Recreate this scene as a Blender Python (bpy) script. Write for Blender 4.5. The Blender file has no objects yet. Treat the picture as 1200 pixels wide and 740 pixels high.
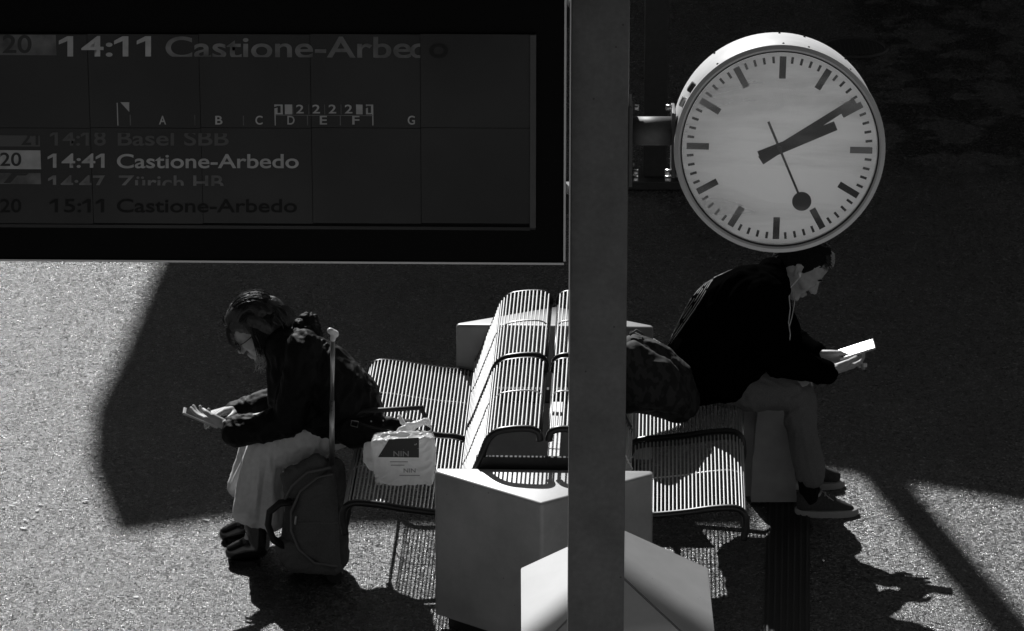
import bpy, bmesh, math, random
from mathutils import Vector, Matrix, noise
R = math.radians
random.seed(7)
sc = bpy.context.scene
col = sc.collection

# ---------------------------------------------------------------- camera
CAM_H, PITCH, FPX = 6.5, R(20), 5000.0          # metres, downward pitch, focal length in 1200-wide pixels
cam_d = bpy.data.cameras.new('camera'); cam = bpy.data.objects.new('camera', cam_d); col.objects.link(cam)
cam.location = (0, 0, CAM_H); cam.rotation_euler = (R(90) - PITCH, 0, 0)
cam_d.sensor_width = 36; cam_d.lens = 36 * FPX / 1200; cam_d.clip_end = 2000; cam_d.clip_start = 0.1
sc.camera = cam

# ---------------------------------------------------------------- sky and sun (monochrome photograph: grey sky light)
SUN = Vector((-0.36, 1.30, 1.0)).normalized()   # direction towards the sun
el = math.asin(SUN.z); az = math.atan2(SUN.x, SUN.y)
w = bpy.data.worlds.new("World"); sc.world = w; w.use_nodes = True
nt = w.node_tree; bg = nt.nodes['Background']
sky = nt.nodes.new('ShaderNodeTexSky'); sky.sky_type = 'NISHITA'; sky.sun_disc = False
sky.sun_elevation = el; sky.sun_rotation = az
bw = nt.nodes.new('ShaderNodeRGBToBW')
nt.links.new(sky.outputs[0], bw.inputs[0]); nt.links.new(bw.outputs[0], bg.inputs[0])
bg.inputs[1].default_value = 0.06
sd = bpy.data.lights.new('sun', 'SUN'); sd.energy = 5.0; sd.angle = R(0.53); sd.color = (1, 1, 1)
so = bpy.data.objects.new('sun', sd); col.objects.link(so)
so.rotation_euler = SUN.to_track_quat('Z', 'Y').to_euler(); so.location = (-5, 30, 25)
vs = sc.view_settings; vs.view_transform = 'Standard'; vs.look = 'None'; vs.exposure = 0.0; vs.gamma = 1.0
vs.use_curve_mapping = False

# ---------------------------------------------------------------- helpers
def P(px, py, Y):
    """world point at depth Y seen in direction (px,py): used to read real positions off the photograph"""
    u = 370 - py
    r = Vector((px - 600, FPX * math.cos(PITCH) + u * math.sin(PITCH), -FPX * math.sin(PITCH) + u * math.cos(PITCH)))
    r *= Y / r.y
    return Vector((r.x, Y, CAM_H + r.z))
def GP(px, py, z=0.0):
    u = 370 - py
    r = Vector((px - 600, FPX * math.cos(PITCH) + u * math.sin(PITCH), -FPX * math.sin(PITCH) + u * math.cos(PITCH)))
    r *= (z - CAM_H) / r.z
    return Vector((r.x, r.y, z))

def tag(o, label=None, cat=None, group=None, kind=None):
    if label: o['label'] = label
    if cat: o['category'] = cat
    if group: o['group'] = group
    if kind: o['kind'] = kind
    return o
def thing(name, loc, label, cat, rz=0, group=None):
    o = bpy.data.objects.new(name, None); col.objects.link(o)
    o.location = loc; o.rotation_euler = (0, 0, rz); o.empty_display_size = .1
    bpy.context.view_layer.update()
    return tag(o, label, cat, group)
def link(name, me, mat, parent=None, local=False):
    o = bpy.data.objects.new(name, me); col.objects.link(o)
    if mat is not None:
        me.materials.clear(); me.materials.append(mat)
    if parent is not None:
        o.parent = parent
        if not local:
            m = parent.matrix_basis.copy(); q = parent.parent
            while q is not None:
                m = q.matrix_basis @ m; q = q.parent
            o.matrix_basis = m.inverted() if o.parent.parent is None else m.inverted()
    return o
ICO = {}
for k_ in (1, 2):
    b_ = bmesh.new(); bmesh.ops.create_icosphere(b_, subdivisions=k_, radius=1); ICO[k_] = [v.co.copy() for v in b_.verts]; b_.free()
class MB:
    """collects shapes in one bmesh; build() links it as one object"""
    def __init__(s): s.bm = bmesh.new()
    def box(s, c, size, rot=None, bev=0.0, seg=2):
        m = Matrix.Translation(c)
        if rot is not None: m = m @ (Matrix.Rotation(rot, 4, 'Z') if isinstance(rot, (int, float)) else rot.to_4x4())
        m = m @ Matrix.Diagonal((*size, 1))
        g = bmesh.ops.create_cube(s.bm, size=1, matrix=m)
        if bev:
            es = {e for v in g['verts'] for e in v.link_edges}
            bmesh.ops.bevel(s.bm, geom=list(es), offset=bev, segments=seg, profile=.5, affect='EDGES')
        return s
    def tube(s, pts, rad, n=8, cap=True, flat=1.0):
        pts = [Vector(p) for p in pts]; rings = []
        rads = rad if isinstance(rad, (list, tuple)) else [rad] * len(pts)
        ref = None
        for i, p in enumerate(pts):
            d = (pts[min(i + 1, len(pts) - 1)] - pts[max(i - 1, 0)])
            d.normalize()
            if ref is None:
                ref = Vector((0, 0, 1)) if abs(d.z) < .9 else Vector((1, 0, 0))
            a = ref - d * ref.dot(d)
            if a.length < 1e-5: a = d.orthogonal()
            a.normalize(); b = d.cross(a); ref = a
            rings.append([s.bm.verts.new(p + (a * math.cos(2 * math.pi * k / n) + b * flat * math.sin(2 * math.pi * k / n)) * rads[i]) for k in range(n)])
        for i in range(len(rings) - 1):
            for k in range(n):
                f = s.bm.faces.new((rings[i][k], rings[i][(k + 1) % n], rings[i + 1][(k + 1) % n], rings[i + 1][k])); f.smooth = n > 4
        if cap:
            s.bm.faces.new(rings[0][::-1]); s.bm.faces.new(rings[-1])
        return s
    def prism(s, poly, z0, z1, bev=0.0, seg=3):
        a = [s.bm.verts.new((p[0], p[1], z0)) for p in poly]; b = [s.bm.verts.new((p[0], p[1], z1)) for p in poly]
        n = len(poly); fs = []
        s.bm.faces.new(a[::-1]); top = s.bm.faces.new(b)
        for k in range(n): fs.append(s.bm.faces.new((a[k], a[(k + 1) % n], b[(k + 1) % n], b[k])))
        if bev:
            es = list(top.edges) + [e for f in fs for e in f.edges if abs(e.verts[0].co.z - e.verts[1].co.z) > 1e-6]
            bmesh.ops.bevel(s.bm, geom=list(set(es)), offset=bev, segments=seg, profile=.5, affect='EDGES')
        return s
    def lathe(s, prof, m=None, n=64):
        """prof: (radius, height) list about local Z"""
        rings = []
        for r, h in prof:
            rings.append([s.bm.verts.new((r * math.cos(2 * math.pi * k / n), r * math.sin(2 * math.pi * k / n), h)) for k in range(n)])
        for i in range(len(rings) - 1):
            for k in range(n):
                s.bm.faces.new((rings[i][k], rings[i][(k + 1) % n], rings[i + 1][(k + 1) % n], rings[i + 1][k]))
        if m is not None:
            for rg in rings:
                for v in rg: v.co = m @ v.co
        return s
    def face(s, pts):
        s.bm.faces.new([s.bm.verts.new(p) for p in pts]); return s
    def hull(s, balls, sub=2):
        unit = ICO[sub]; vs_ = []
        for c, r in balls:
            rr = r if isinstance(r, (tuple, list)) else (r, r, r)
            vs_ += [s.bm.verts.new((c[0] + q.x * rr[0], c[1] + q.y * rr[1], c[2] + q.z * rr[2])) for q in unit]
        bmesh.ops.convex_hull(s.bm, input=vs_)
        for v in vs_:
            if v.is_valid and not v.link_faces: s.bm.verts.remove(v)
        return s
    def mesh(s, name, smooth=None):
        bmesh.ops.recalc_face_normals(s.bm, faces=s.bm.faces)
        me = bpy.data.meshes.new(name); s.bm.to_mesh(me); s.bm.free()
        if smooth is not None:
            for p in me.polygons: p.use_smooth = True
            if smooth < 180: me.set_sharp_from_angle(angle=R(smooth))
        return me
    def build(s, name, mat, parent=None, smooth=None, local=False):
        return link(name, s.mesh(name, smooth), mat, parent, local)

def solid(name, balls, mat, parent, vox=.006, it=6, fold=0.0, fs=14, stretch=(1, 1, 1), local=False, ridged=True, cut=None, xf=None):
    """union of hulls of balls -> one continuous smooth mesh, with cloth folds pushed along the normals"""
    mb = MB()
    for b in balls: mb.hull(b)
    me = mb.mesh(name + '_raw')
    if xf is not None: me.transform(xf)
    o = bpy.data.objects.new('tmp', me); col.objects.link(o)
    r = o.modifiers.new('r', 'REMESH'); r.mode = 'VOXEL'; r.voxel_size = vox; r.adaptivity = 0
    if it:
        sm = o.modifiers.new('s', 'SMOOTH'); sm.factor = .5; sm.iterations = it
    dg = bpy.context.evaluated_depsgraph_get()
    me2 = bpy.data.meshes.new_from_object(o.evaluated_get(dg)); me2.name = name
    bpy.data.objects.remove(o); bpy.data.meshes.remove(me)
    if fold:
        n = len(me2.vertices)
        nor = [v.normal.copy() for v in me2.vertices]
        for v, nn in zip(me2.vertices, nor):
            p = Vector((v.co.x * fs * stretch[0], v.co.y * fs * stretch[1], v.co.z * fs * stretch[2]))
            q = p + noise.noise_vector(p * .6) * 1.2
            a = noise.noise(q)
            b = noise.noise(q * 2.3 + Vector((5, 3, 1)))
            d = (1 - abs(a) * 2.4) * .7 + (1 - abs(b) * 2) * .3 if ridged else a + b * .4
            v.co += nn * fold * (d - .3)
    if cut:
        bm = bmesh.new(); bm.from_mesh(me2)
        for co, no in cut:
            g = bmesh.ops.bisect_plane(bm, geom=bm.verts[:] + bm.edges[:] + bm.faces[:], plane_co=co, plane_no=no, clear_outer=True)
            es = [e for e in g['geom_cut'] if isinstance(e, bmesh.types.BMEdge)]
            bmesh.ops.edgeloop_fill(bm, edges=es) if es else None
        bm.to_mesh(me2); bm.free()
    for p in me2.polygons: p.use_smooth = True
    return link(name, me2, mat, parent, local)

# ---------------------------------------------------------------- materials (all greys)
def mat(name, base, rough=.6, metal=0.0, spec=.5, coat=0.0):
    m = bpy.data.materials.new(name); m.use_nodes = True
    b = m.node_tree.nodes['Principled BSDF']
    b.inputs['Base Color'].default_value = (base, base, base, 1)
    b.inputs['Roughness'].default_value = rough; b.inputs['Metallic'].default_value = metal
    b.inputs['Specular IOR Level'].default_value = spec
    b.inputs['Coat Weight'].default_value = coat
    return m
def varied(name, c0, c1, scale, rough=.6, bump=0.0, bscale=None, detail=6, metal=0.0, spec=.5, contrast=(.3, .7), stretch=None, dist=.01):
    m = mat(name, c0, rough, metal, spec); t = m.node_tree; b = t.nodes['Principled BSDF']
    tc = t.nodes.new('ShaderNodeTexCoord'); n = t.nodes.new('ShaderNodeTexNoise')
    n.inputs['Scale'].default_value = scale; n.inputs['Detail'].default_value = detail
    src = tc.outputs['Object']
    if stretch:
        mp = t.nodes.new('ShaderNodeMapping'); mp.inputs['Scale'].default_value = stretch
        t.links.new(src, mp.inputs[0]); src = mp.outputs[0]
    t.links.new(src, n.inputs['Vector'])
    cr = t.nodes.new('ShaderNodeValToRGB'); e = cr.color_ramp.elements
    e[0].position, e[1].position = contrast; e[0].color = (c0, c0, c0, 1); e[1].color = (c1, c1, c1, 1)
    t.links.new(n.outputs['Fac'], cr.inputs[0]); t.links.new(cr.outputs[0], b.inputs['Base Color'])
    if bump:
        n2 = t.nodes.new('ShaderNodeTexNoise'); n2.inputs['Scale'].default_value = bscale or scale * 3; n2.inputs['Detail'].default_value = 4
        t.links.new(src, n2.inputs['Vector'])
        bp = t.nodes.new('ShaderNodeBump'); bp.inputs['Strength'].default_value = bump; bp.inputs['Distance'].default_value = dist
        t.links.new(n2.outputs['Fac'], bp.inputs['Height']); t.links.new(bp.outputs[0], b.inputs['Normal'])
    return m

def asphalt():
    m = mat('asphalt', .1, .75); t = m.node_tree; N = t.nodes.new; L = t.links.new; b = t.nodes['Principled BSDF']
    tc = N('ShaderNodeTexCoord')
    def noise_(sc_, det=3, rough=.5, w=None):
        n = N('ShaderNodeTexNoise'); n.inputs['Scale'].default_value = sc_; n.inputs['Detail'].default_value = det
        n.inputs['Roughness'].default_value = rough; L(w or tc.outputs['Object'], n.inputs['Vector']); return n.outputs['Fac']
    def ramp(src, p0, p1, c0, c1):
        r = N('ShaderNodeMapRange'); L(src, r.inputs[0]); r.clamp = True
        for i, v in zip((1, 2, 3, 4), (p0, p1, c0, c1)): r.inputs[i].default_value = v
        return r.outputs[0]
    def math_(op, a, b_):
        q = N('ShaderNodeMath'); q.operation = op
        for i, v in enumerate((a, b_)):
            if isinstance(v, (int, float)): q.inputs[i].default_value = v
            else: L(v, q.inputs[i])
        return q.outputs[0]
    vo = N('ShaderNodeTexVoronoi'); vo.inputs['Scale'].default_value = 118; L(tc.outputs['Object'], vo.inputs['Vector'])
    sep = N('ShaderNodeSeparateColor'); L(vo.outputs['Color'], sep.inputs[0])
    stone = ramp(sep.outputs[0], 0, 1, .028, .15)                 # each pebble its own grey
    bright = ramp(sep.outputs[1], .92, .97, 0, .30)                # some pale quartz chips
    fine = ramp(noise_(230, 2), .3, .7, .5, 1.6)
    patch = math_('MULTIPLY', ramp(noise_(1.3, 6, .65), .3, .7, .72, 1.22), ramp(noise_(7.0, 3, .6), .30, .36, .80, 1.0))
    gap = ramp(vo.outputs['Distance'], .25, .75, 1.0, .35)
    c = math_('MULTIPLY', math_('MULTIPLY', math_('MULTIPLY', math_('ADD', stone, bright), fine), patch), gap)
    # dark spilled stains on the far right, with a ragged outline of their own
    sx = N('ShaderNodeSeparateXYZ'); L(tc.outputs['Object'], sx.inputs[0])
    mp = N('ShaderNodeMapping'); mp.inputs['Scale'].default_value = (2.0, 1.9, 1); L(tc.outputs['Object'], mp.inputs[0])
    st = noise_(1.9, 6, .62, mp.outputs[0])
    inx = math_('MULTIPLY', ramp(sx.outputs[0], 1.75, 1.95, 0, 1), ramp(sx.outputs[0], 2.6, 2.9, 1, 0))
    iny = math_('MULTIPLY', ramp(sx.outputs[1], 19.6, 20.2, 0, 1), ramp(sx.outputs[1], 26, 27, 1, 0))
    stain = math_('MULTIPLY', ramp(st, .47, .50, 0, .95), math_('MULTIPLY', inx, iny))
    c = math_('MULTIPLY', c, math_('SUBTRACT', 1, stain))
    cc = N('ShaderNodeCombineColor')
    for i in range(3): L(c, cc.inputs[i])
    L(cc.outputs[0], b.inputs['Base Color'])
    ro = ramp(sep.outputs[2], 0, 1, .16, .60); L(ro, b.inputs['Roughness'])
    bp = N('ShaderNodeBump'); bp.inputs['Strength'].default_value = .7; bp.inputs['Distance'].default_value = .004
    h = math_('ADD', math_('MULTIPLY', gap, .7), math_('MULTIPLY', fine, .3))
    L(h, bp.inputs['Height'])
    # every pebble lies at its own tilt, so some of them glint in the sun
    v1 = N('ShaderNodeVectorMath'); v1.operation = 'SUBTRACT'; L(vo.outputs['Color'], v1.inputs[0]); v1.inputs[1].default_value = (.5, .5, .5)
    v2 = N('ShaderNodeVectorMath'); v2.operation = 'MULTIPLY'; L(v1.outputs[0], v2.inputs[0]); v2.inputs[1].default_value = (.80, .80, .2)
    v3 = N('ShaderNodeVectorMath'); v3.operation = 'ADD'; L(v2.outputs[0], v3.inputs[0]); L(bp.outputs[0], v3.inputs[1])
    v4 = N('ShaderNodeVectorMath'); v4.operation = 'NORMALIZE'; L(v3.outputs[0], v4.inputs[0]); L(v4.outputs[0], b.inputs['Normal'])
    return m
M = dict(
    asphalt=asphalt(),
    white=varied('white_lacquer', .35, .41, 3, .42, .05, 220, spec=.9, dist=.002),
    roof=varied('roof_lacquer', .28, .33, 4, .42, .03, 260, spec=1.0, dist=.001),
    pole=varied('grey_pole_paint', .11, .135, 60, .55, .10, 400, dist=.002),
    black=mat('black_housing', .002, .6, spec=.1),
    alu=mat('brushed_aluminium', .5, .35, 1.0),
    screen=varied('display_glass', .020, .042, 2.2, .30, spec=.25),
    seam=mat('panel_seam', .004, .6, spec=.1),
    lcd=varied('display_text_pale', .36, .52, 25, .6, spec=.1),
    lcd_dim=varied('display_text_dim', .08, .26, 14, .6, spec=.1),
    lcd_faint=mat('display_text_faint', .12, .6, spec=.1),
    tube=mat('dark_steel_tube', .012, .35, spec=.5),
    rod=mat('galvanised_rod', .62, .34, .35),
    case=varied('clock_case_paint', .68, .74, 20, .42, .02, 200, spec=.7),
    ring=mat('clock_ring_paint', .62, .4, spec=.5),
    mark=mat('clock_black_print', .012, .5, spec=.3),
    shand=mat('clock_second_hand_paint', .035, .45, spec=.4),
    skin=varied('skin', .40, .50, 60, .55, .1, 300, dist=.001),
    coat_w=varied('black_padded_fabric', .003, .005, 90, .65, .4, 260, spec=.20, dist=.002),
    coat_m=varied('black_wool_fabric', .002, .0035, 120, .8, .5, 500, spec=.08, dist=.002),
    cream=varied('cream_cotton', .66, .78, 50, .9, .5, 90, dist=.001, spec=.1),
    jean=varied('dark_grey_denim', .14, .20, 220, .9, .25, 500, dist=.001, spec=.1),
    leather=mat('black_boot_leather', .006, .24, spec=1.0),
    sole=mat('pale_rubber_sole', .33, .6),
    suede=varied('grey_suede', .05, .08, 150, .85, .2, 500, dist=.001, spec=.1),
    sock=mat('black_sock', .008, .9, spec=.1),
    hair_w=varied('dark_blond_hair', .03, .07, 60, .4, .6, 320, stretch=(1, .25, .25), dist=.004),
    hair_m=varied('dark_short_hair', .008, .016, 160, .85, .5, 420, dist=.003, spec=.08),
    strand=mat('hair_strand', .035, .30, spec=.5),
    eye=mat('dark_eye', .01, .2), frame=mat('black_spectacle_frame', .01, .3),
    phone=mat('phone_case', .45, .3), pscreen=mat('phone_screen_glass', .04, .27, spec=1.0, coat=1.0),
    white_pl=mat('white_plastic', .8, .35),
    nylon=varied('dark_grey_nylon', .08, .115, 200, .7, .3, 600, dist=.001, spec=.3),
    nylon2=varied('charcoal_nylon_panel', .055, .08, 200, .75, .3, 600, dist=.001, spec=.3),
    piping=mat('grey_piping', .14, .6), strap=mat('black_strap', .012, .6),
    plastic=varied('white_carrier_plastic', .66, .80, 25, .35, .5, 30, dist=.01, spec=.6),
    print_=mat('dark_bag_print', .06, .5), printw=mat('white_bag_lettering', .4, .5), printf=mat('pale_grey_bag_print', .26, .5),
    paper=varied('grey_paper', .28, .36, 12, .8, .3, 40, dist=.01, spec=.2),
    camo=varied('patterned_backpack_fabric', .004, .022, 40, .8, .3, 300, contrast=(.48, .54), detail=1, stretch=(1, 1, .6), dist=.001),
    iron=varied('cast_iron', .03, .05, 60, .5, .3, 200),
    strip=varied('dark_tactile_strip', .020, .035, 160, .8, .4, 300, dist=.002),
    bounce_concrete=varied('bounce_concrete', .32, .42, 6, .85, .2, 60), canopy=varied('shade_canopy_sheet', .10, .14, 3, .7),
    steel=varied('dark_painted_steel', .05, .065, 40, .5),
    fleck=mat('pale_litter', .75, .6),
)
for k_ in ('roof', 'white'):
    b_ = M[k_].node_tree.nodes['Principled BSDF']; b_.inputs['Coat Weight'].default_value = .8 if k_ == 'roof' else .4; b_.inputs['Coat Roughness'].default_value = .42
for k_, amt, sc2 in (('roof', .10, 5), ('white', .22, 3.5), ('pole', .28, 6)):
    t = M[k_].node_tree; b_ = t.nodes['Principled BSDF']; src = b_.inputs['Base Color'].links[0].from_socket
    tc = t.nodes.new('ShaderNodeTexCoord')
    v_ = t.nodes.new('ShaderNodeTexVoronoi'); v_.inputs['Scale'].default_value = 16; t.links.new(tc.outputs['Object'], v_.inputs['Vector'])
    r1 = t.nodes.new('ShaderNodeMapRange'); r1.inputs[1].default_value = .035; r1.inputs[2].default_value = .06; r1.inputs[3].default_value = .35; r1.inputs[4].default_value = 1; t.links.new(v_.outputs['Distance'], r1.inputs[0])
    n_ = t.nodes.new('ShaderNodeTexNoise'); n_.inputs['Scale'].default_value = sc2; n_.inputs['Detail'].default_value = 8; n_.inputs['Roughness'].default_value = .7
    t.links.new(tc.outputs['Object'], n_.inputs['Vector'])
    r2 = t.nodes.new('ShaderNodeMapRange'); r2.inputs[1].default_value = .35; r2.inputs[2].default_value = .62; r2.inputs[3].default_value = 1 - amt; r2.inputs[4].default_value = 1.08; t.links.new(n_.outputs['Fac'], r2.inputs[0])
    m1_ = t.nodes.new('ShaderNodeMath'); m1_.operation = 'MULTIPLY'; t.links.new(r1.outputs[0], m1_.inputs[0]); t.links.new(r2.outputs[0], m1_.inputs[1])
    mv = t.nodes.new('ShaderNodeVectorMath'); mv.operation = 'SCALE'; t.links.new(src, mv.inputs[0]); t.links.new(m1_.outputs[0], mv.inputs['Scale'])
    t.links.new(mv.outputs[0], b_.inputs['Base Color'])
# thin carrier plastic lets sunlight through
t = M['plastic'].node_tree; b_ = t.nodes['Principled BSDF']; tr_ = t.nodes.new('ShaderNodeBsdfTranslucent'); tr_.inputs[0].default_value = (.85, .85, .85, 1)
mx = t.nodes.new('ShaderNodeMixShader'); mx.inputs[0].default_value = .45; t.links.new(b_.outputs[0], mx.inputs[1]); t.links.new(tr_.outputs[0], mx.inputs[2]); t.links.new(mx.outputs[0], t.nodes['Material Output'].inputs[0])
# clock dial: thin opal sheet that lets daylight through from the back of the drum
d = bpy.data.materials.new('opal_dial'); d.use_nodes = True; t = d.node_tree; t.nodes.remove(t.nodes['Principled BSDF'])
tr = t.nodes.new('ShaderNodeBsdfTranslucent'); tr.inputs[0].default_value = (.90, .90, .90, 1)
df = t.nodes.new('ShaderNodeBsdfDiffuse'); df.inputs[0].default_value = (.8, .8, .8, 1)
mx = t.nodes.new('ShaderNodeMixShader'); mx.inputs[0].default_value = .45
t.links.new(tr.outputs[0], mx.inputs[1]); t.links.new(df.outputs[0], mx.inputs[2]); t.links.new(mx.outputs[0], t.nodes['Material Output'].inputs[0])
M['dial'] = d
t = M['coat_m'].node_tree; b_ = t.nodes['Principled BSDF']; df = t.nodes.new('ShaderNodeBsdfDiffuse'); df.inputs[0].default_value = (.0022, .0022, .0022, 1)
t.links.new(df.outputs[0], t.nodes['Material Output'].inputs[0])
# clock glass: clear, with pale streaks painted in for reflections
d = bpy.data.materials.new('streaked_clock_glass'); d.use_nodes = True; t = d.node_tree; t.nodes.remove(t.nodes['Principled BSDF'])
tc = t.nodes.new('ShaderNodeTexCoord'); mp = t.nodes.new('ShaderNodeMapping'); mp.inputs['Rotation'].default_value = (0, R(-14), 0)
mp.inputs['Scale'].default_value = (1.1, 1, 7)
nz = t.nodes.new('ShaderNodeTexNoise'); nz.inputs['Scale'].default_value = 1.0; nz.inputs['Detail'].default_value = 5; nz.inputs['Distortion'].default_value = .5
cr = t.nodes.new('ShaderNodeValToRGB'); cr.color_ramp.elements[0].position = .44; cr.color_ramp.elements[1].position = .60
cr.color_ramp.elements[0].color = (.02, .02, .02, 1); cr.color_ramp.elements[1].color = (.50, .50, .50, 1)
tp = t.nodes.new('ShaderNodeBsdfTransparent'); df = t.nodes.new('ShaderNodeBsdfDiffuse'); df.inputs[0].default_value = (.8, .8, .8, 1)
gl = t.nodes.new('ShaderNodeBsdfGlossy'); gl.inputs['Roughness'].default_value = .03
m1 = t.nodes.new('ShaderNodeMixShader'); m2 = t.nodes.new('ShaderNodeMixShader'); m2.inputs[0].default_value = .20
t.links.new(tc.outputs['Object'], mp.inputs[0]); t.links.new(mp.outputs[0], nz.inputs['Vector']); t.links.new(nz.outputs[0], cr.inputs[0])
t.links.new(cr.outputs[0], m1.inputs[0]); t.links.new(tp.outputs[0], m1.inputs[1]); t.links.new(df.outputs[0], m1.inputs[2])
t.links.new(m1.outputs[0], m2.inputs[1]); t.links.new(gl.outputs[0], m2.inputs[2]); t.links.new(m2.outputs[0], t.nodes['Material Output'].inputs[0])
M['glass'] = d

# ---------------------------------------------------------------- ground
g = MB().face([(-150, -300, 0), (150, -300, 0), (150, 300, 0), (-150, 300, 0)]).build('ground', M['asphalt']); tag(g, kind='structure')
pv = MB().face([(-9, -8, .004), (9, -8, .004), (9, 11.2, .004), (-9, 11.2, .004)]).build('bounce_sheet', M['bounce_concrete']); tag(pv, kind='structure')  # pale sheet added out of view to bounce light onto the fronts
AX = R(-2.0)                                      # the platform furniture is turned two degrees
# ribbed tactile strip: recessed base sheet with raised ribs
sb = MB(); sr = MB()
c0 = GP(922, 740); v = Vector((math.sin(-AX * 1.9), math.cos(AX * 1.9), 0)); u = Vector((v.y, -v.x, 0))
def onstrip(a, b, z): return c0 + u * a + v * b + Vector((0, 0, z))
sb.face([onstrip(-.085, -3, .004), onstrip(.085, -3, .004), onstrip(.085, 1.35, .004), onstrip(-.085, 1.35, .004)])
st_o = sb.build('tactile_strip', M['strip']); tag(st_o, kind='structure')
for k in range(7):
    a = -.072 + k * .024
    sr.tube([onstrip(a, -3, .004), onstrip(a, 1.35, .004)], .0055, 6)
ro = sr.build('rib', M['strip'], st_o); tag(ro, kind='stuff')
# litter flecks
fl = MB()
for px, py in ((5, 597), (12, 594), (20, 592), (45, 600), (27, 620), (41, 608), (55, 592), (46, 593), (70, 600), (98, 586), (98, 588), (238, 712), (240, 611), (1018, 622), (120, 560), (30, 612),
               (405, 617), (60, 660), (160, 700), (300, 720), (1090, 600), (1150, 640), (72, 520)):
    c = GP(px + random.uniform(-2, 2), py + random.uniform(-1, 1)); a = random.uniform(-.4, .4); l = random.uniform(.006, .02); ww = random.uniform(.004, .009)
    pts = []
    for k in range(6):
        q = 2 * math.pi * k / 6; rr = random.uniform(.7, 1.1)
        pts.append((c.x + math.cos(q) * l * rr * math.cos(a) - math.sin(q) * ww * math.sin(a), c.y + math.cos(q) * l * math.sin(a) + math.sin(q) * ww * rr, .005 + random.uniform(0, .003)))
    fl.face(pts)
tag(fl.build('litter_fleck', M['fleck']), 'tiny pale scraps scattered over the asphalt', 'litter', kind='stuff')

# manhole cover
mc = GP(1000, 57)
mh = thing('manhole_cover', mc, 'round dark iron manhole cover in the paving behind the clock', 'manhole cover')
MB().lathe([(.001, .006), (.155, .006), (.165, .004), (.17, .012), (.185, .012), (.19, .001)], Matrix.Translation(mc), 48).build('cover_ring', M['iron'], mh)
mb = MB()
for k in range(-6, 7):
    h = math.sqrt(max(.0, .15 ** 2 - (k * .022) ** 2))
    mb.box(mc + Vector((k * .022, 0, .008)), (.008, 2 * h, .006))
tag(mb.build('grip_bar', M['iron'], mh), kind='stuff')

# ---------------------------------------------------------------- station canopy (casts the big shade, stands outside the frame)
CZ = 7.5
def up(p, z): return (p[0] - .36 * z, p[1] + 1.30 * z)
tri = [GP(128, 609), GP(104, 545), GP(108, 480), GP(140, 415), GP(192, 290)]
shade = [(p.x, p.y) for p in tri] + [(-1.05, 26), (-1.0, 52), (16, 52), (16, 9.0)] + [(q.x, q.y) for q in (GP(1300, 593), GP(1045, 552), GP(965, 538), GP(885, 532), GP(872, 604), GP(392, 601), GP(275, 590))]
poly = [up(p, CZ) for p in shade]
can = thing('unseen_platform_canopy', (6, 40, 0), 'unseen flat station canopy roof high over the far part of the platform', 'canopy')
MB().prism(poly[::-1], CZ, CZ + .12).build('roof_shade_slab', M['canopy'], can)
a, b = GP(1018, 540), GP(1215, 775); a2, b2 = Vector((*up(a, 6.0), 6.0)), Vector((*up(b, 6.0), 6.0))
dv = (b2 - a2); a2 -= dv * .6; b2 += dv * 1.2
mid = (a2 + b2) / 2
MB().box(mid + Vector((0, 0, .05)), (dv.length * 2.8, .175, .10), math.atan2(dv.y, dv.x)).build('beam', M['steel'], can)
for x, y in ((1.5, 33), (8, 33), (1.5, 48), (8, 48)):
    MB().box((x, y, CZ / 2), (.25, .25, CZ - .004), bev=.01).build('column', M['steel'], can)
for k in range(5):
    MB().box((-1.4, 15.75 + k * .33, 7.0), (4.2, .19, .03), R(-24 + k * 3)).build('stripe_slat', M['steel'], can)  # unseen slats added to stripe the ground mirrored in the clock
MB().box((-2.95, 24.35, 10.0), (3.6, .15, .12), R(5)).build('beam', M['steel'], can)
MB().box((-4.8, 25.2, 9.9), (.10, 1.8, .10)).build('beam', M['steel'], can)
MB().box((2, 62, 4), (160, .3, 8)).build('sky_block_wall', M['canopy'], can)  # wall added out of view to block low sky light
MB().prism([(-30, -14), (30, -14), (30, 12.5), (-30, 12.5)], 9.0, 9.12).build('roof_shade_slab', M['canopy'], can)  # unseen roof added above the camera to cut sky light
for x0, x1, y1_ in ((-40, -6.5, 60), (15.0, 40, 24)):
    MB().prism([(x0, 12.51), (x1, 12.51), (x1, y1_), (x0, y1_)], 9.0, 9.12).build('roof_shade_slab', M['canopy'], can)  # unseen side roofs added to darken the shade
cmb = MB(); q0 = mid; cmb.box((q0.x, q0.y, 6.8), (.08, .08, 1.4)); cmb.build('beam_hanger', M['steel'], can)

# far steel post on a base beyond the pole
fp = GP(768, 222)
far = thing('steel_post', fp, 'dark steel post with a low base standing on the ground behind the clock arm', 'post')
MB().box(fp + Vector((0, .1, .9)), (.115, .09, 1.72), bev=.01).build('post_shaft', M['steel'], far)
MB().box(fp + Vector((0, .1, .022)), (.30, .24, .04), bev=.004).build('base_plate', M['steel'], far)
for sx in (-.11, .11):
    for sy in (.02, .18): MB().tube([fp + Vector((sx, sy, .042)), fp + Vector((sx, sy, .075))], .012, 8).build('anchor_bolt', M['alu'], far)

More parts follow.
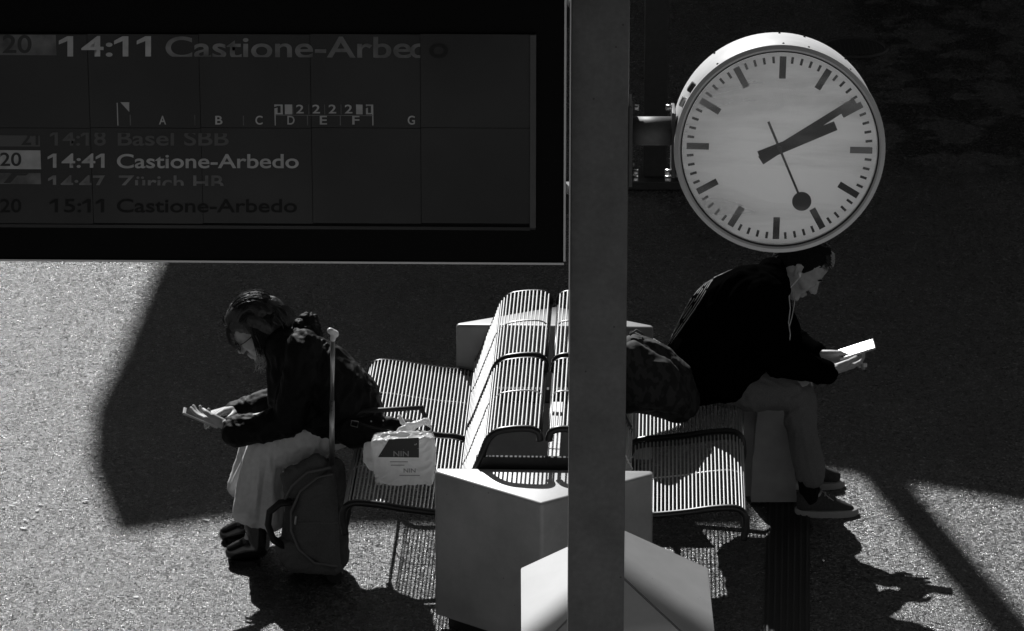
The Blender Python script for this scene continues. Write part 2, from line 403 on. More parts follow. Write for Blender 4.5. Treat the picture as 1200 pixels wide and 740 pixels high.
# ---------------------------------------------------------------- pole, display board, clock
PY = 12.0
pl, pr_ = P(667.6, 370, PY).x, P(734.6, 370, PY).x
pc = Vector(((pl + pr_) / 2, PY + (pr_ - pl) / 2, 0)); pw = pr_ - pl
pole = thing('steel_pole', pc, 'square grey steel pole between the display board and the clock', 'pole')
MB().box(pc + Vector((0, 0, 2.4)), (pw, pw, 4.8), bev=.006).build('pole_shaft', M['pole'], pole, smooth=40)
MB().box(pc + Vector((0, 0, .01)), (.34, .34, .02), bev=.003).build('base_plate', M['pole'], pole)
MB().box(pc + Vector((0, 0, 4.806)), (pw + .01, pw + .01, .012)).build('pole_cap', M['pole'], pole)

# board: local frame, X along the face, Z up, face towards the camera
YAW = R(-1.1)
bR = P(663.5, 306.5, PY - .06)
ex = Vector((math.cos(YAW), math.sin(YAW), 0)); en = Vector((ex.y, -ex.x, 0))      # en points to the camera
def bp(px, py, off=0.0):
    """board coordinates -> world; px,py only fix where on the face a mark sits"""
    u_ = 370 - py
    r = Vector((px - 600, FPX * math.cos(PITCH) + u_ * math.sin(PITCH), -FPX * math.sin(PITCH) + u_ * math.cos(PITCH)))
    o = Vector((0, 0, CAM_H)); k = (bR + en * off - o).dot(en) / r.dot(en)
    return o + r * k
board = thing('departure_board', Vector((bR.x - 1.2, bR.y, 0)), 'large black departure board with faint train times above the seated woman', 'departure board')
Brot = Matrix.Rotation(YAW, 3, 'Z')
def bbox(x0, y0, x1, y1, off0, off1, name, m, parent=board, bev=0.0):
    """box on the board between two face points, from off0 to off1 in front of the face"""
    ym = (y0 + y1) / 2 if abs(y1 - y0) < 60 else 150; xm = (x0 + x1) / 2
    a, b = bp(x0, ym), bp(x1, ym); a.z = bp(xm, y0).z; b.z = bp(xm, y1).z
    c = (a + b) / 2 + en * (off0 + off1) / 2
    w_ = abs((b - a).dot(ex)); h_ = abs(b.z - a.z)
    return MB().box(c, (w_, abs(off1 - off0), h_), Brot, bev).build(name, m, parent)
TOP = -170
bbox(-420, TOP, 662.5, 305.0, -.20, -.001, 'housing', M['black'], bev=.004)
bbox(660.9, TOP, 663.3, 306.2, -.185, .004, 'edge_trim', M['alu'])
bbox(-420, 304.6, 660.8, 306.9, -.185, .003, 'edge_trim', M['alu'])
bbox(-420, 40, 628, 266, 0, .002, 'screen_surround', M['screen'])
bbox(621, 40, 628.2, 266, .002, .010, 'screen_rail', varied('screen_rail_paint', .06, .07, 20, .5), bev=.001)
bbox(-420, 262.5, 620.8, 266.2, .002, .008, 'screen_rail', M['screen'])
xs = [-410, -281, -152, -23, 106, 235.5, 365, 493, 621]; ys = [39.5, 149.5, 261.5]
tile = M['screen']
for j in range(2):
    for i in range(len(xs) - 1):
        bbox(xs[i] + .3, ys[j] + .3, xs[i + 1] - .3, ys[j + 1] - .3, .0025, .006, 'display_panel', tile)
bbox(-412, 39, 620.5, 262, .0021, .0028, 'panel_backing', M['seam'])
# mounting brackets to the pole
for py in (30, 250):
    a = bp(666, py)
    MB().box(Vector((bR.x + .007, pc.y, a.z)), (.03, .12, .06)).build('bracket', M['steel'], board)
MB().box(Vector((bp(668.3, 150).x - .0, pc.y - pw / 2 - .008, bp(0, 60).z)), (.004, .012, 1.9)).build('bright_edge_strip', M['alu'], board)  # bright strip added to stand for the lit bracket edge

def text_mesh(s, x0, x1, ytop, ybot, off, name, m, parent, clip=None, spread=None, pt=bp, axis=(ex, Vector((0, 0, 1)))):
    """flat lettering mesh fitted between x0..x1, cap top..baseline on a face"""
    cu = bpy.data.curves.new('txt', 'FONT'); cu.body = s; cu.size = 1; cu.space_character = 1.0; cu.offset = .014
    o = bpy.data.objects.new('txt', cu); col.objects.link(o)
    me = bpy.data.meshes.new_from_object(o.evaluated_get(bpy.context.evaluated_depsgraph_get()))
    bpy.data.objects.remove(o)
    xa = min(v.co.x for v in me.vertices); xb = max(v.co.x for v in me.vertices)
    cap = .73
    bm = bmesh.new(); bm.from_mesh(me)
    if ':' in s or s in ('21', '1'):
        seen = set()
        for v in list(bm.verts):
            if v in seen: continue
            isl = [v]; st2 = [v]; seen.add(v)
            while st2:
                q = st2.pop()
                for e in q.link_edges:
                    o_ = e.other_vert(q)
                    if o_ not in seen: seen.add(o_); st2.append(o_); isl.append(o_)
            x0_, x1_ = min(q.co.x for q in isl), max(q.co.x for q in isl); z1_ = max(q.co.y for q in isl)
            if x1_ - x0_ < .2 and z1_ > .6 and min(q.co.y for q in isl) < .05:
                bm.faces.new([bm.verts.new((x0_ - .001, z1_, 0)), bm.verts.new((x0_ - .19, z1_ - .16, 0)), bm.verts.new((x0_ - .19, z1_ - .29, 0)), bm.verts.new((x0_ - .001, z1_ - .17, 0))])
        for v in bm.verts: seen.add(v)
    for v in bm.verts:
        fx = (v.co.x - xa) / (xb - xa); fy = v.co.y / cap
        v.co = pt(x0 + (x1 - x0) * fx, ybot + (ytop - ybot) * fy, off)
    if clip:
        for (px, py, dx, dz) in clip:
            no = axis[0] * dx + axis[1] * dz
            bmesh.ops.bisect_plane(bm, geom=bm.verts[:] + bm.edges[:] + bm.faces[:], plane_co=pt(px, py, off), plane_no=no, clear_outer=True)
    me2 = bpy.data.meshes.new(name); bm.to_mesh(me2); bm.free(); bpy.data.meshes.remove(me)
    return link(name, me2, m, parent)
O = .0075
def rectp(x0, y0, x1, y1, name, m, off=O - .0008): return bbox(x0, y0, x1, y1, .0061, off, name, m)
# first row, lower edge of the characters lost
rectp(-30, 37.5 + 2.6, 66, 64, 'track_field', M['lcd_dim']); text_mesh('20', 3, 37, 40.5, 62, O, 'track_number', M['screen'], board)
text_mesh('14:11', 79, 177, 41.5, 66, O, 'departure_time', M['lcd'], board)
text_mesh('Castione-Arbe', 194, 482, 42, 68, O, 'destination_text', M['lcd_dim'], board, clip=[(0, 65.5, 0, -1)])
text_mesh('d', 480.5, 500, 42, 68, O, 'destination_text', M['lcd_dim'], board, clip=[(0, 65.5, 0, -1), (492.4, 60, 1, 0)])
text_mesh('o', 503, 525, 42, 68, O, 'destination_text', mat('display_text_trace', .026, .6, spec=.1), board)  # letter drawn fainter than the rest of its row
# sector line
for x, s in ((190.5, 'A'), (256.5, 'B'), (303.5, 'C'), (341, 'D'), (379, 'E'), (417, 'F'), (482, 'G')):
    text_mesh(s, x - 4.2, x + 4.2, 135.5, 146, O, 'sector_letter', M['lcd'], board)
for x, y0 in ((138, 120), (153, 134), (228.5, 134), (285.5, 135), (322.5, 122), (360.5, 135), (399, 135), (437, 122)):
    rectp(x - .6, y0, x + .6, 146.5, 'sector_tick', M['lcd'] if y0 < 130 else M['lcd_dim'])
mbt = MB(); mbt.face([bp(141, 120, O), bp(151.5, 120, O), bp(151.5, 131.5, O)]); mbt.build('sector_flag', M['lcd'], board)
rectp(323, 134.2, 437, 135.1, 'train_outline', M['lcd_dim'])
for x0, x1 in ((323, 331.5), (334, 342.5), (417.5, 425), (429, 436.5)): rectp(x0, 122, x1, 133.5, 'class_field', M['lcd'], O - .001)
for x in (327, 433): text_mesh('1', x - 1.8, x + 1.8, 124, 132.5, O, 'class_number', M['screen'], board)
for x in (351.5, 370.5, 389.5, 408.5): text_mesh('2', x - 4.5, x + 4.5, 122.5, 133, O, 'class_number', M['lcd'], board)
for x in (342.9, 361.6, 380.2, 399.4): rectp(x, 122, x + .8, 133.5, 'train_outline', M['lcd_dim'], O - .001)
# later trains
rectp(-30, 158, 47, 171, 'track_field', M['lcd_faint'])
text_mesh('21', 25, 45, 153, 170, O, 'track_number', M['screen'], board, clip=[(0, 159, 0, 1)])
text_mesh('14:18', 64, 124, 153, 170.5, O, 'departure_time', M['lcd_faint'], board, clip=[(0, 155, 0, 1)])
text_mesh('Basel SBB', 138, 268, 153, 170.5, O, 'destination_text', M['lcd_faint'], board, clip=[(0, 155, 0, 1)])
rectp(-30, 175.5, 48, 197.5, 'track_field', M['lcd']); text_mesh('20', 0, 25, 178.5, 194.5, O, 'track_number', M['screen'], board)
text_mesh('14:41', 62, 122.5, 179.5, 196.5, O, 'departure_time', M['lcd'], board)
text_mesh('Castione-Arbedo', 137, 350, 180, 197, O, 'destination_text', M['lcd'], board)
rectp(-30, 202, 48, 215, 'track_field', M['lcd_dim'])
mbt = MB(); mbt.face([bp(12, 214.8, O), bp(4, 214.8, O), bp(14, 203.5, O), bp(34, 203.5, O), bp(30, 206, O), bp(20, 206, O)]); mbt.build('train_mark', M['screen'], board)
text_mesh('14:47', 62, 123, 205, 222, O, 'departure_time', M['lcd_dim'], board, clip=[(0, 216.5, 0, -1)])
text_mesh('Zürich HB', 138, 262, 205, 222, O, 'destination_text', M['lcd_dim'], board, clip=[(0, 216.5, 0, -1)])
dk = mat('display_text_ghost', .020, .6, spec=.1)
for s, x0, x1 in (('20', 0, 25), ('15:11', 64, 122), ('Castione-Arbedo', 137, 348)): text_mesh(s, x0, x1, 233, 249, O, 'destination_text', dk, board)

# clock
CC = P(913.7, 174.6, PY - .02); CR = .311
clock = thing('station_clock', Vector((CC.x, CC.y, 0)), 'round white station clock showing ten past two, mounted on the pole by an arm', 'clock')
TILT, ROLL = R(-7.0), R(1.45)
# local frame: X right, Y away from the camera, Z up on the dial
CM = Matrix.Translation(CC) @ Matrix.Rotation(TILT, 4, 'X') @ Matrix.Rotation(ROLL, 4, 'Y')
LZ = CM @ Matrix.Rotation(R(90), 4, 'X')           # lathe axis Z -> towards the camera
CD = .245
def cl(prof, name, m, n=96, smooth=35):
    return MB().lathe(prof, LZ, n).build(name, m, clock, smooth=smooth)
cl([(CR - .006, -.004), (CR - .002, -.010), (CR - .002, -CD + .012), (CR - .008, -CD), (CR - .030, -CD), (CR - .030, -CD + .006), (CR - .012, -CD + .012), (CR - .012, -.012)], 'case', M['case'])
cl([(CR - .024, -.002), (CR - .020, .010), (CR - .012, .014), (CR, .008), (CR + .001, -.004), (CR - .004, -.010)], 'bezel', M['ring'])
cl([(CR - .0225, .004), (CR - .0215, .0115), (CR - .0185, .0125)], 'bezel_seal', M['mark'])
cl([(.0005, -.010), (CR - .013, -.010)], 'dial', M['dial'])
cl([(.0005, -CD + .010), (CR - .013, -CD + .010)], 'rear_dial', M['dial'])
# the pane
mb = MB(); mb.lathe([(.0005, 0), (CR - .024, 0)], LZ @ Matrix.Translation((0, 0, .004)), 96)
mb.build('front_glass', M['glass'], clock)
DR = .274                                          # dial radius to the outer ends of the marks
def dialbox(ang, r0, r1, w0, w1, off, th):
    """trapezoid plate on the dial: ang clockwise from 12, radii r0..r1, widths w0,w1"""
    q = Matrix.Rotation(ang, 4, 'Y')
    bm_ = bmesh.new(); vs_ = []
    for y in (-off, -off - th):
        for (x, z) in ((-w0 / 2, r0), (w0 / 2, r0), (w1 / 2, r1), (-w1 / 2, r1)): vs_.append(bm_.verts.new(CM @ q @ Vector((x, y, z))))
    for f in ((3, 2, 1, 0), (4, 5, 6, 7), (0, 1, 5, 4), (1, 2, 6, 5), (2, 3, 7, 6), (3, 0, 4, 7)): bm_.faces.new([vs_[k] for k in f])
    return bm_
def plate(name, m, *a):
    b_ = dialbox(*a); mb = MB(); mb.bm.free(); mb.bm = b_; return mb.build(name, m, clock)
K = DR / .94
proto_h = proto_m = None
for i in range(60):
    if i % 5 == 0: plate('hour_mark', M['mark'], R(6 * i), DR - .066, DR, .0195, .0195, -.0098, .0012)
    else: plate('minute_mark', M['mark'], R(6 * i), DR - .020, DR, .0075, .0075, -.0098, .0012)
plate('hour_hand', M['mark'], R(66.0), -.064, .178, .034, .028, -.006, .0015)
plate('minute_hand', M['mark'], R(55.5), -.066, .262, .028, .020, -.0038, .0015)
q = Matrix.Rotation(R(155.5), 4, 'Y')
mb = MB(); mb.bm.free(); mb.bm = dialbox(R(155.5), -.088, .150, .0075, .0065, -.0016, .0012)
mb.lathe([(.0005, 0), (.0285, 0), (.0285, -.0012), (.0005, -.0012)], CM @ q @ Matrix.Translation((0, .0002, .172)) @ Matrix.Rotation(R(90), 4, 'X'), 40)
mb.lathe([(.0005, .0022), (.0075, .0022), (.0075, -.004)], CM @ Matrix.Rotation(R(90), 4, 'X'), 20)
mb.build('second_hand', M['shand'], clock)
# arm, flanges, bolts, hinge clips
az_ = P(765, 161.5, PY).z; ay = pc.y - .02
xa, xb = pr_, CC.x - CR + .012
MB().tube([(xa, ay, az_), (xb, ay, az_)], .043, 24).build('arm', M['pole'], clock)
MB().box((xa + .006, ay, az_ - .03), (.012, .13, .25), bev=.003).build('flange', M['steel'], clock)
MB().box((xb - .012, ay, az_ - .03), (.012, .11, .20), bev=.003).build('flange', M['steel'], clock)
for sx, x in ((1, xa + .012), (-1, xb - .018)):
    for z in (.085, -.115, -.135):
        MB().tube([(x, ay - .04, az_ + z), (x + sx * .018, ay - .04, az_ + z)], .009, 6).build('bolt', M['alu'], clock)
mb = MB()
for a_, nm in ((-57, 'latch'), (-66, 'hinge')):
    c_ = CM @ Matrix.Rotation(R(a_), 4, 'Y') @ Vector((0, .03, CR + .004))
    MB().box(c_, (.030, .03, .016), (CM @ Matrix.Rotation(R(a_), 4, 'Y')).to_3x3(), bev=.003).build(nm, M['alu'] if nm == 'hinge' else M['tube'], clock)
mb = MB()
for a_ in (-38, 0, 14, 40):
    for yy in (.022, CD - .03):
        c_ = CM @ Matrix.Rotation(R(a_), 4, 'Y') @ Vector((0, yy, CR - .001)); mb.hull([(c_, .004)], 1)
tag(mb.build('screw', M['tube'], clock), kind='stuff')
c_ = CM @ Vector((0, -.006, -CR + .010)); MB().hull([(c_, .005)], 2).build('lock_screw', M['ring'], clock)

# ---------------------------------------------------------------- the double bench
B0 = Vector((.118, 14.52, 0)); BL = 1.50
bench = thing('platform_bench', B0, 'double-sided wire bench of thin metal rods between two white blocks', 'bench', rz=AX)
def smoothpath(pts, n=6):
    """Catmull-Rom through 2D points"""
    out = []
    for i in range(len(pts) - 1):
        p0 = pts[max(i - 1, 0)]; p1 = pts[i]; p2 = pts[i + 1]; p3 = pts[min(i + 2, len(pts) - 1)]
        for k in range(n):
            t_ = k / n
            out.append(tuple(.5 * ((2 * p1[j]) + (-p0[j] + p2[j]) * t_ + (2 * p0[j] - 5 * p1[j] + 4 * p2[j] - p3[j]) * t_ ** 2 + (-p0[j] + 3 * p1[j] - 3 * p2[j] + p3[j]) * t_ ** 3) for j in range(2)))
    out.append(pts[-1]); return out
seatp = smoothpath([(.735, .34), (.745, .40), (.735, .445), (.70, .466), (.62, .462), (.52, .446), (.42, .434), (.365, .430), (.325, .415), (.305, .38)])
backp = smoothpath([(.310, .470), (.285, .52), (.255, .60), (.228, .68), (.207, .745), (.175, .782), (.13, .795), (.08, .800), (.045, .797), (.022, .780), (.016, .745)])
backp = [(a_, b_ if b_ < .6 else b_ - (b_ - .6) * .15) for a_, b_ in backp]
def along(path, s0, s1, step):
    """points at even arc length between s0 and s1 from the ends"""
    L_ = [0]
    for a_, b_ in zip(path, path[1:]): L_.append(L_[-1] + math.dist(a_, b_))
    out = []; s = s0
    while s <= L_[-1] - s1 + 1e-6:
        for i in range(len(path) - 1):
            if L_[i + 1] >= s:
                f = (s - L_[i]) / max(1e-9, L_[i + 1] - L_[i]); out.append((path[i][0] + (path[i + 1][0] - path[i][0]) * f, path[i][1] + (path[i + 1][1] - path[i][1]) * f)); break
        s += step
    return out
mods = [(.0, .735), (.765, BL)]
for side in (-1, 1):
    for (v0, v1) in mods:
        vm = (v0 + v1) / 2
        # seat panel: end tubes, rods, stiffening rib
        fr = MB(); rd = MB(); rb = MB()
        for vv in (v0 + .012, v1 - .012): MB().tube([(side * a_, vv, b_) for a_, b_ in seatp], .0135, 10).build('seat_frame', M['tube'], bench, local=True)
        for a_, b_ in along(seatp, .085, .035, .0146): rd.tube([(side * a_, v0 + .014, b_ + .009), (side * a_, v1 - .014, b_ + .009)], .0033, 6, False)
        for vv in (v0 + (v1 - v0) * .5,): rb.tube([(side * a_, vv, b_ + .004) for a_, b_ in seatp[4:]], .0032, 6)
        tag(rd.build('seat_rods', M['rod'], bench, local=True), kind='stuff')
        rb.build('seat_rib', M['rod'], bench, local=True)
        fr = MB(); rd = MB(); rb = MB()
        for vv in (v0 + .012, v1 - .012): MB().tube([(side * a_, vv, b_) for a_, b_ in backp], .0135, 10).build('backrest_frame', M['tube'], bench, local=True)
        nrm = .009
        bk = along(backp, .004, .03, .0146)
        for i, (a_, b_) in enumerate(bk):
            a2_, b2_ = bk[min(i + 1, len(bk) - 1)]; a1_, b1_ = bk[max(i - 1, 0)]
            tx, tz = a2_ - a1_, b2_ - b1_; l_ = math.hypot(tx, tz); nx, nz_ = tz / l_, -tx / l_     # outward
            rd.tube([(side * (a_ + nx * nrm), v0 + .014, b_ + nz_ * nrm), (side * (a_ + nx * nrm), v1 - .014, b_ + nz_ * nrm)], .0035, 6, False)
        rb.tube([(side * (a_ + .012 * (1 if b_ < .725 else 0)), vm, b_ + (.012 if b_ > .725 else 0)) for a_, b_ in backp[:-4]], .0035, 6)
        fr.tube([(side * .016, v0 + .02, .722), (side * .016, v1 - .02, .722)], .007, 8)
        fr.build('backrest_edge_tube', M['tube'], bench, local=True)
        tag(rd.build('backrest_rods', M['rod'], bench, local=True), kind='stuff')
        rb.build('backrest_rib', M['rod'], bench, local=True)
    # front tube joining modules and side beam
    MB().tube([(side * .735, .03, .345), (side * .735, BL - .03, .345)], .007, 8).build('front_rail', M['tube'], bench, local=True)
MB().box((0.02, BL / 2, .40), (.05, BL - .02, .05), bev=.004).build('centre_beam', M['alu'], bench, local=True)
for vv in (.03, .75, BL - .03):
    MB().box((0, vv, .335), (.66, .05, .045), bev=.004).build('cross_beam', M['tube'], bench, local=True)
    for s_ in (-1, 1): MB().tube([(s_ * .30, vv, .35), (s_ * .285, vv, .47), (s_ * .25, vv, .60)], .012, 8).build('backrest_support', M['tube'], bench, local=True)
MB().box((0, .012, .615), (.50, .02, .09), bev=.003).build('end_rail', M['tube'], bench, local=True)
MB().box((0, .75, .62), (.46, .03, .05), bev=.003).build('middle_rail', M['tube'], bench, local=True)

# white end blocks (half hexagons)
def block(name, label, v_flat, sgn, hw, dep, top):
    c = B0 + Matrix.Rotation(AX, 3, 'Z') @ Vector((0, v_flat, 0))
    t_ = thing(name, c, label, 'block', rz=AX, group='white blocks at the bench ends')
    pl_ = [(-hw, 0), (-hw, sgn * dep * .12), (0, sgn * dep), (hw, sgn * dep * .12), (hw, 0)]
    if sgn > 0: pl_ = pl_[::-1]
    MB().prism(pl_, .05, top, bev=.014).build('block_body', M['white'], t_, smooth=30, local=True)
    pi_ = [(x * .88, y * .8 + sgn * .01) for x, y in pl_]
    MB().prism(pi_, .0, .0495).build('plinth', M['tube'], t_, local=True)
    return t_
fb = block('bench_end_block', 'nearer white pointed block at the bench end, front edge towards the viewer', -.006, -1, .40, .335, .62)
rb_ = block('bench_end_block', 'farther white block behind the wire backrests', BL + .012, 1, .395, .24, .62)

# near cabinet with a pitched roof
e0, e1, rg = P(610, 667, 13.1), P(830, 665, 13.1), P(719, 616, 13.1)
cbx = Vector(((e0.x + e1.x) / 2, 12.68, 0)); hw = (e1.x - e0.x) / 2; ze = (e0.z + e1.z) / 2; zr = rg.z; ln = .84
cab = thing('white_cabinet', cbx, 'low white cabinet with a pitched roof standing directly behind the pole', 'cabinet')
MB().box((cbx.x, cbx.y, (ze - .03) / 2), (2 * hw - .03, ln - .04, ze - .03), bev=.01).build('cabinet_body', M['white'], cab)
y1, y0 = 13.1, 13.1 - ln; rx = rg.x; yh = 12.72
def roofpart(pts, name):
    bm_ = MB(); n_ = (Vector(pts[1]) - Vector(pts[0])).cross(Vector(pts[2]) - Vector(pts[0])).normalized()
    if n_.z < 0: n_ = -n_
    lo = [Vector(p) - n_ * .02 for p in pts]
    vt = [bm_.bm.verts.new(p) for p in pts]; vb = [bm_.bm.verts.new(p) for p in lo]; k_ = len(pts)
    bm_.bm.faces.new(vt); bm_.bm.faces.new(vb[::-1])
    for i in range(k_): bm_.bm.faces.new((vt[i], vb[i], vb[(i + 1) % k_], vt[(i + 1) % k_]))
    bmesh.ops.bevel(bm_.bm, geom=bm_.bm.edges[:], offset=.003, segments=2, affect='EDGES')
    return bm_.build(name, M['roof'], cab, smooth=30)
g_ = .0025
xl, xr = cbx.x - hw, cbx.x + hw
hx = .17                                            # where the hips meet the eaves
zs = lambda x: zr - (zr - ze) * abs(x - rx) / hw
roofpart([(xl, y1, ze), (rx - .001, y1, zr), (rx - .001, yh + g_, zr), (xl, yh - .40, ze)], 'roof_slope')
roofpart([(rx + .001, y1, zr), (xr, y1, ze), (xr, yh - .40, ze), (rx + .001, yh + g_, zr)], 'roof_slope')
roofpart([(rx, yh - g_ * 3, zr), (xr, yh - .40 - g_ * 4, ze), (xr, yh - .43, ze), (xl, yh - .43, ze), (xl, yh - .40 - g_ * 4, ze)], 'roof_hip')

# ---------------------------------------------------------------- people
def hd(local, X):   # transform list of ball lists
    return [[(X @ Vector(c), r) for c, r in h] for h in local]
def head_parts():
    H = []
    H.append([((-.018, 0, .035), .078), ((-.03, 0, .04), .078), ((.02, 0, .045), .070)])
    H.append([((.045, .022, .035), .042), ((.045, -.022, .035), .042), ((.0, 0, .06), .06)])
    H.append([((.052, .024, -.01), .038), ((.052, -.024, -.01), .038), ((.05, 0, -.075), .032), ((-.02, .03, -.02), .045), ((-.02, -.03, -.02), .045)])
    H.append([((-.02, .05, -.055), .020), ((.062, .014, -.098), .019), ((.062, -.014, -.098), .019), ((-.02, -.05, -.055), .020), ((.05, 0, -.05), .03)])
    H.append([((.079, 0, -.098), .015), ((.07, 0, -.09), .02)])
    H.append([((.082, -.026, .020), .011), ((.086, 0, .021), .012), ((.082, .026, .020), .011)])
    H.append([((.090, 0, .008), .008), ((.113, 0, -.030), .0095), ((.085, 0, -.03), .012)])
    H.append([((.103, .010, -.036), .0075), ((.103, -.010, -.036), .0075), ((.085, 0, -.03), .01)])
    H.append([((.086, -.016, -.063), .0065), ((.094, 0, -.061), .0075), ((.086, .016, -.063), .0065)])
    H.append([((.084, -.014, -.074), .0065), ((.091, 0, -.074), .008), ((.084, .014, -.074), .0065)])
    for s in (-1, 1):
        H.append([((.055, s * .040, -.028), .024), ((.03, s * .045, -.02), .025)])
        H.append([((.077, s * .029, .0), .0115)])
        H.append([((-.012, s * .075, .016), (.011, .005, .011)), ((-.006, s * .078, .0), (.010, .005, .012)), ((-.004, s * .075, -.022), (.007, .005, .008)), ((-.022, s * .082, .006), (.010, .004, .018))])
    return H
def hand_parts(curl=(25, 30, 25), thumb=1, spread=1.0):
    """local: +X fingers, +Z back of hand, thumb on +Y*thumb side"""
    H = []
    kn = [(.088, .031), (.093, .011), (.090, -.010), (.082, -.030)]; ln_ = [(.040, .026, .021), (.045, .029, .022), (.041, .027, .021), (.032, .021, .019)]
    for (kx, ky) in kn: H.append([((.0, ky * .5 * thumb, 0), .019), ((.045, ky * .85 * thumb, 0), .015), ((kx, ky * thumb, 0), .0115)])
    H.append([((.0, .012, 0), .02), ((0, -.012, 0), .02), ((kn[0][0] - .01, kn[0][1] * thumb, -.003), .012), ((kn[3][0] - .01, kn[3][1] * thumb, -.003), .012)])
    for i, ((kx, ky), ls) in enumerate(zip(kn, ln_)):
        p = Vector((kx, ky * thumb, 0)); a_ = 0; r_ = (.0098, .0090, .0080, .0070)
        yaw = (1.5 - i) * 3.0 * spread * thumb
        for j, l_ in enumerate(ls):
            a_ += R(curl[j] + (i - 1) * 3)
            q_ = p + Vector((math.cos(a_) * l_ * math.cos(R(yaw)), math.cos(a_) * l_ * math.sin(R(yaw)), -math.sin(a_) * l_))
            H.append([(p, r_[j]), (q_, r_[j + 1])]); p = q_
    t = thumb
    H.append([((.015, .018 * t, -.006), .018), ((.045, .045 * t, -.016), .0135)])
    H.append([((.045, .045 * t, -.016), .0125), ((.074, .052 * t, -.024), .0105)])
    H.append([((.074, .052 * t, -.024), .0105), ((.098, .046 * t, -.030), .0085)])
    return H
def frame(o, x, z):
    x = Vector(x).normalized(); z = Vector(z); z = (z - x * z.dot(x)).normalized(); y = z.cross(x)
    m = Matrix((x, y, z)).transposed().to_4x4(); m.translation = o; return m

def stretch_balls(balls, m): return hd(balls, m)

# ---- woman ---------------------------------------------------------------
WY = 15.20
wom = thing('person', Vector((-.75, WY, 0)), 'woman in black coat, glasses and cream wide trousers, bent over her phone', 'person')
hc = P(303, 385, WY)
fdir = Vector((-.80, -.05, -.60)); udir = Vector((-.60, 0, .80))
HW = frame(hc, fdir, udir)
WB = []
WB += hd([[(Vector(c) * 1.0, r) for c, r in h] for h in head_parts()], HW)
def C(*pts): return [(P(a_, b_, y_), r_) for a_, b_, y_, r_ in pts]
wrN, wrF = P(266, 499, 15.04), P(271, 481, 15.33)
WB += [C((314, 402, WY, .048), (338, 408, WY, .056)),
       C((338, 410, 15.12, .06), (338, 410, 15.28, .06), (378, 450, 15.14, .09), (378, 450, 15.26, .09)),
       C((378, 450, 15.14, .09), (378, 450, 15.26, .09), (402, 484, 15.13, .09), (402, 484, 15.27, .09)),
       C((352, 420, 15.05, .04), (338, 488, 15.0, .036)), [(P(338, 488, 15.0), .036), (wrN, .026)],
       C((345, 415, 15.36, .04), (330, 468, 15.38, .036)), [(P(330, 468, 15.38), .036), (wrF, .026)],
       C((398, 498, 15.11, .06), (308, 528, 15.10, .058)), C((308, 528, 15.10, .055), (301, 618, 15.09, .032)),
       C((398, 498, 15.28, .06), (304, 520, 15.31, .058)), C((304, 520, 15.31, .055), (294, 600, 15.31, .032)),
       C((300, 618, 15.09, .030), (299, 645, 15.09, .026), (284, 650, 15.085, .018)), C((293, 600, 15.31, .030), (292, 624, 15.31, .026), (277, 629, 15.305, .018))]
hN = frame(wrN, P(236, 489, 15.13) - wrN, Vector((.1, -.62, -.78))); hF = frame(wrF, P(240, 486, 15.20) - wrF, Vector((-.25, .2, .95)))
WB += hd(hand_parts((8, 16, 12), thumb=-1, spread=.3), hN) + hd(hand_parts((14, 26, 18), thumb=1, spread=.3), hF)
solid('body', WB, M['skin'], wom, vox=.0032, it=3)
# coat
WC = [C((336, 408, 15.12, .085), (336, 408, 15.28, .085), (350, 412, 15.09, .085), (350, 412, 15.32, .085), (378, 436, 15.09, .118), (378, 436, 15.31, .118)),
      C((378, 436, 15.09, .118), (378, 436, 15.31, .118), (405, 470, 15.08, .134), (405, 470, 15.32, .134)),
      C((405, 470, 15.08, .134), (405, 470, 15.32, .134), (404, 498, 15.06, .075), (404, 496, 15.34, .075), (428, 488, 15.1, .07), (428, 486, 15.3, .07), (372, 500, 15.1, .06), (372, 500, 15.3, .06)),
      C((330, 412, 15.14, .06), (330, 412, 15.26, .06), (342, 470, 15.1, .09), (342, 470, 15.3, .09), (375, 480, 15.1, .11), (375, 480, 15.3, .11)),
      C((356, 408, 15.04, .072), (352, 440, 15.0, .066)), C((352, 440, 15.0, .068), (338, 494, 14.99, .062)), C((340, 492, 14.99, .060), (305, 502, 15.01, .060)), C((305, 502, 15.01, .058), (277, 505, 15.03, .062)),
      C((352, 408, 15.37, .070), (330, 468, 15.40, .058)), C((330, 468, 15.40, .056), (275, 484, 15.33, .045))]
WC.append(C((372, 494, 15.03, .045), (432, 500, 15.04, .045), (410, 484, 15.07, .08), (380, 506, 15.05, .03)))
solid('coat', WC, M['coat_w'], wom, vox=.006, it=5, fold=.009, fs=17, stretch=(1.3, .8, .8))
# ruffled hood folded at the neck
random.seed(3)
hb = []
for k in range(9):
    a_ = R(-110 + k * 27); r_ = random.uniform(.026, .036)
    cpt = P(343, 388, WY) + Vector((.02 * math.sin(a_ * 3), math.sin(a_) * .085, .02 * math.cos(a_ * 2))) + Vector((math.cos(a_) * .055, 0, .02 * math.cos(a_)))
    cq = P(350, 398, WY) + Vector((math.cos(a_) * .05, math.sin(a_) * .10, -.01)); hb.append([(cpt, r_), (cq, .045)])
solid('hood', hb, M['coat_w'], wom, vox=.004, it=3, fold=.010, fs=38)
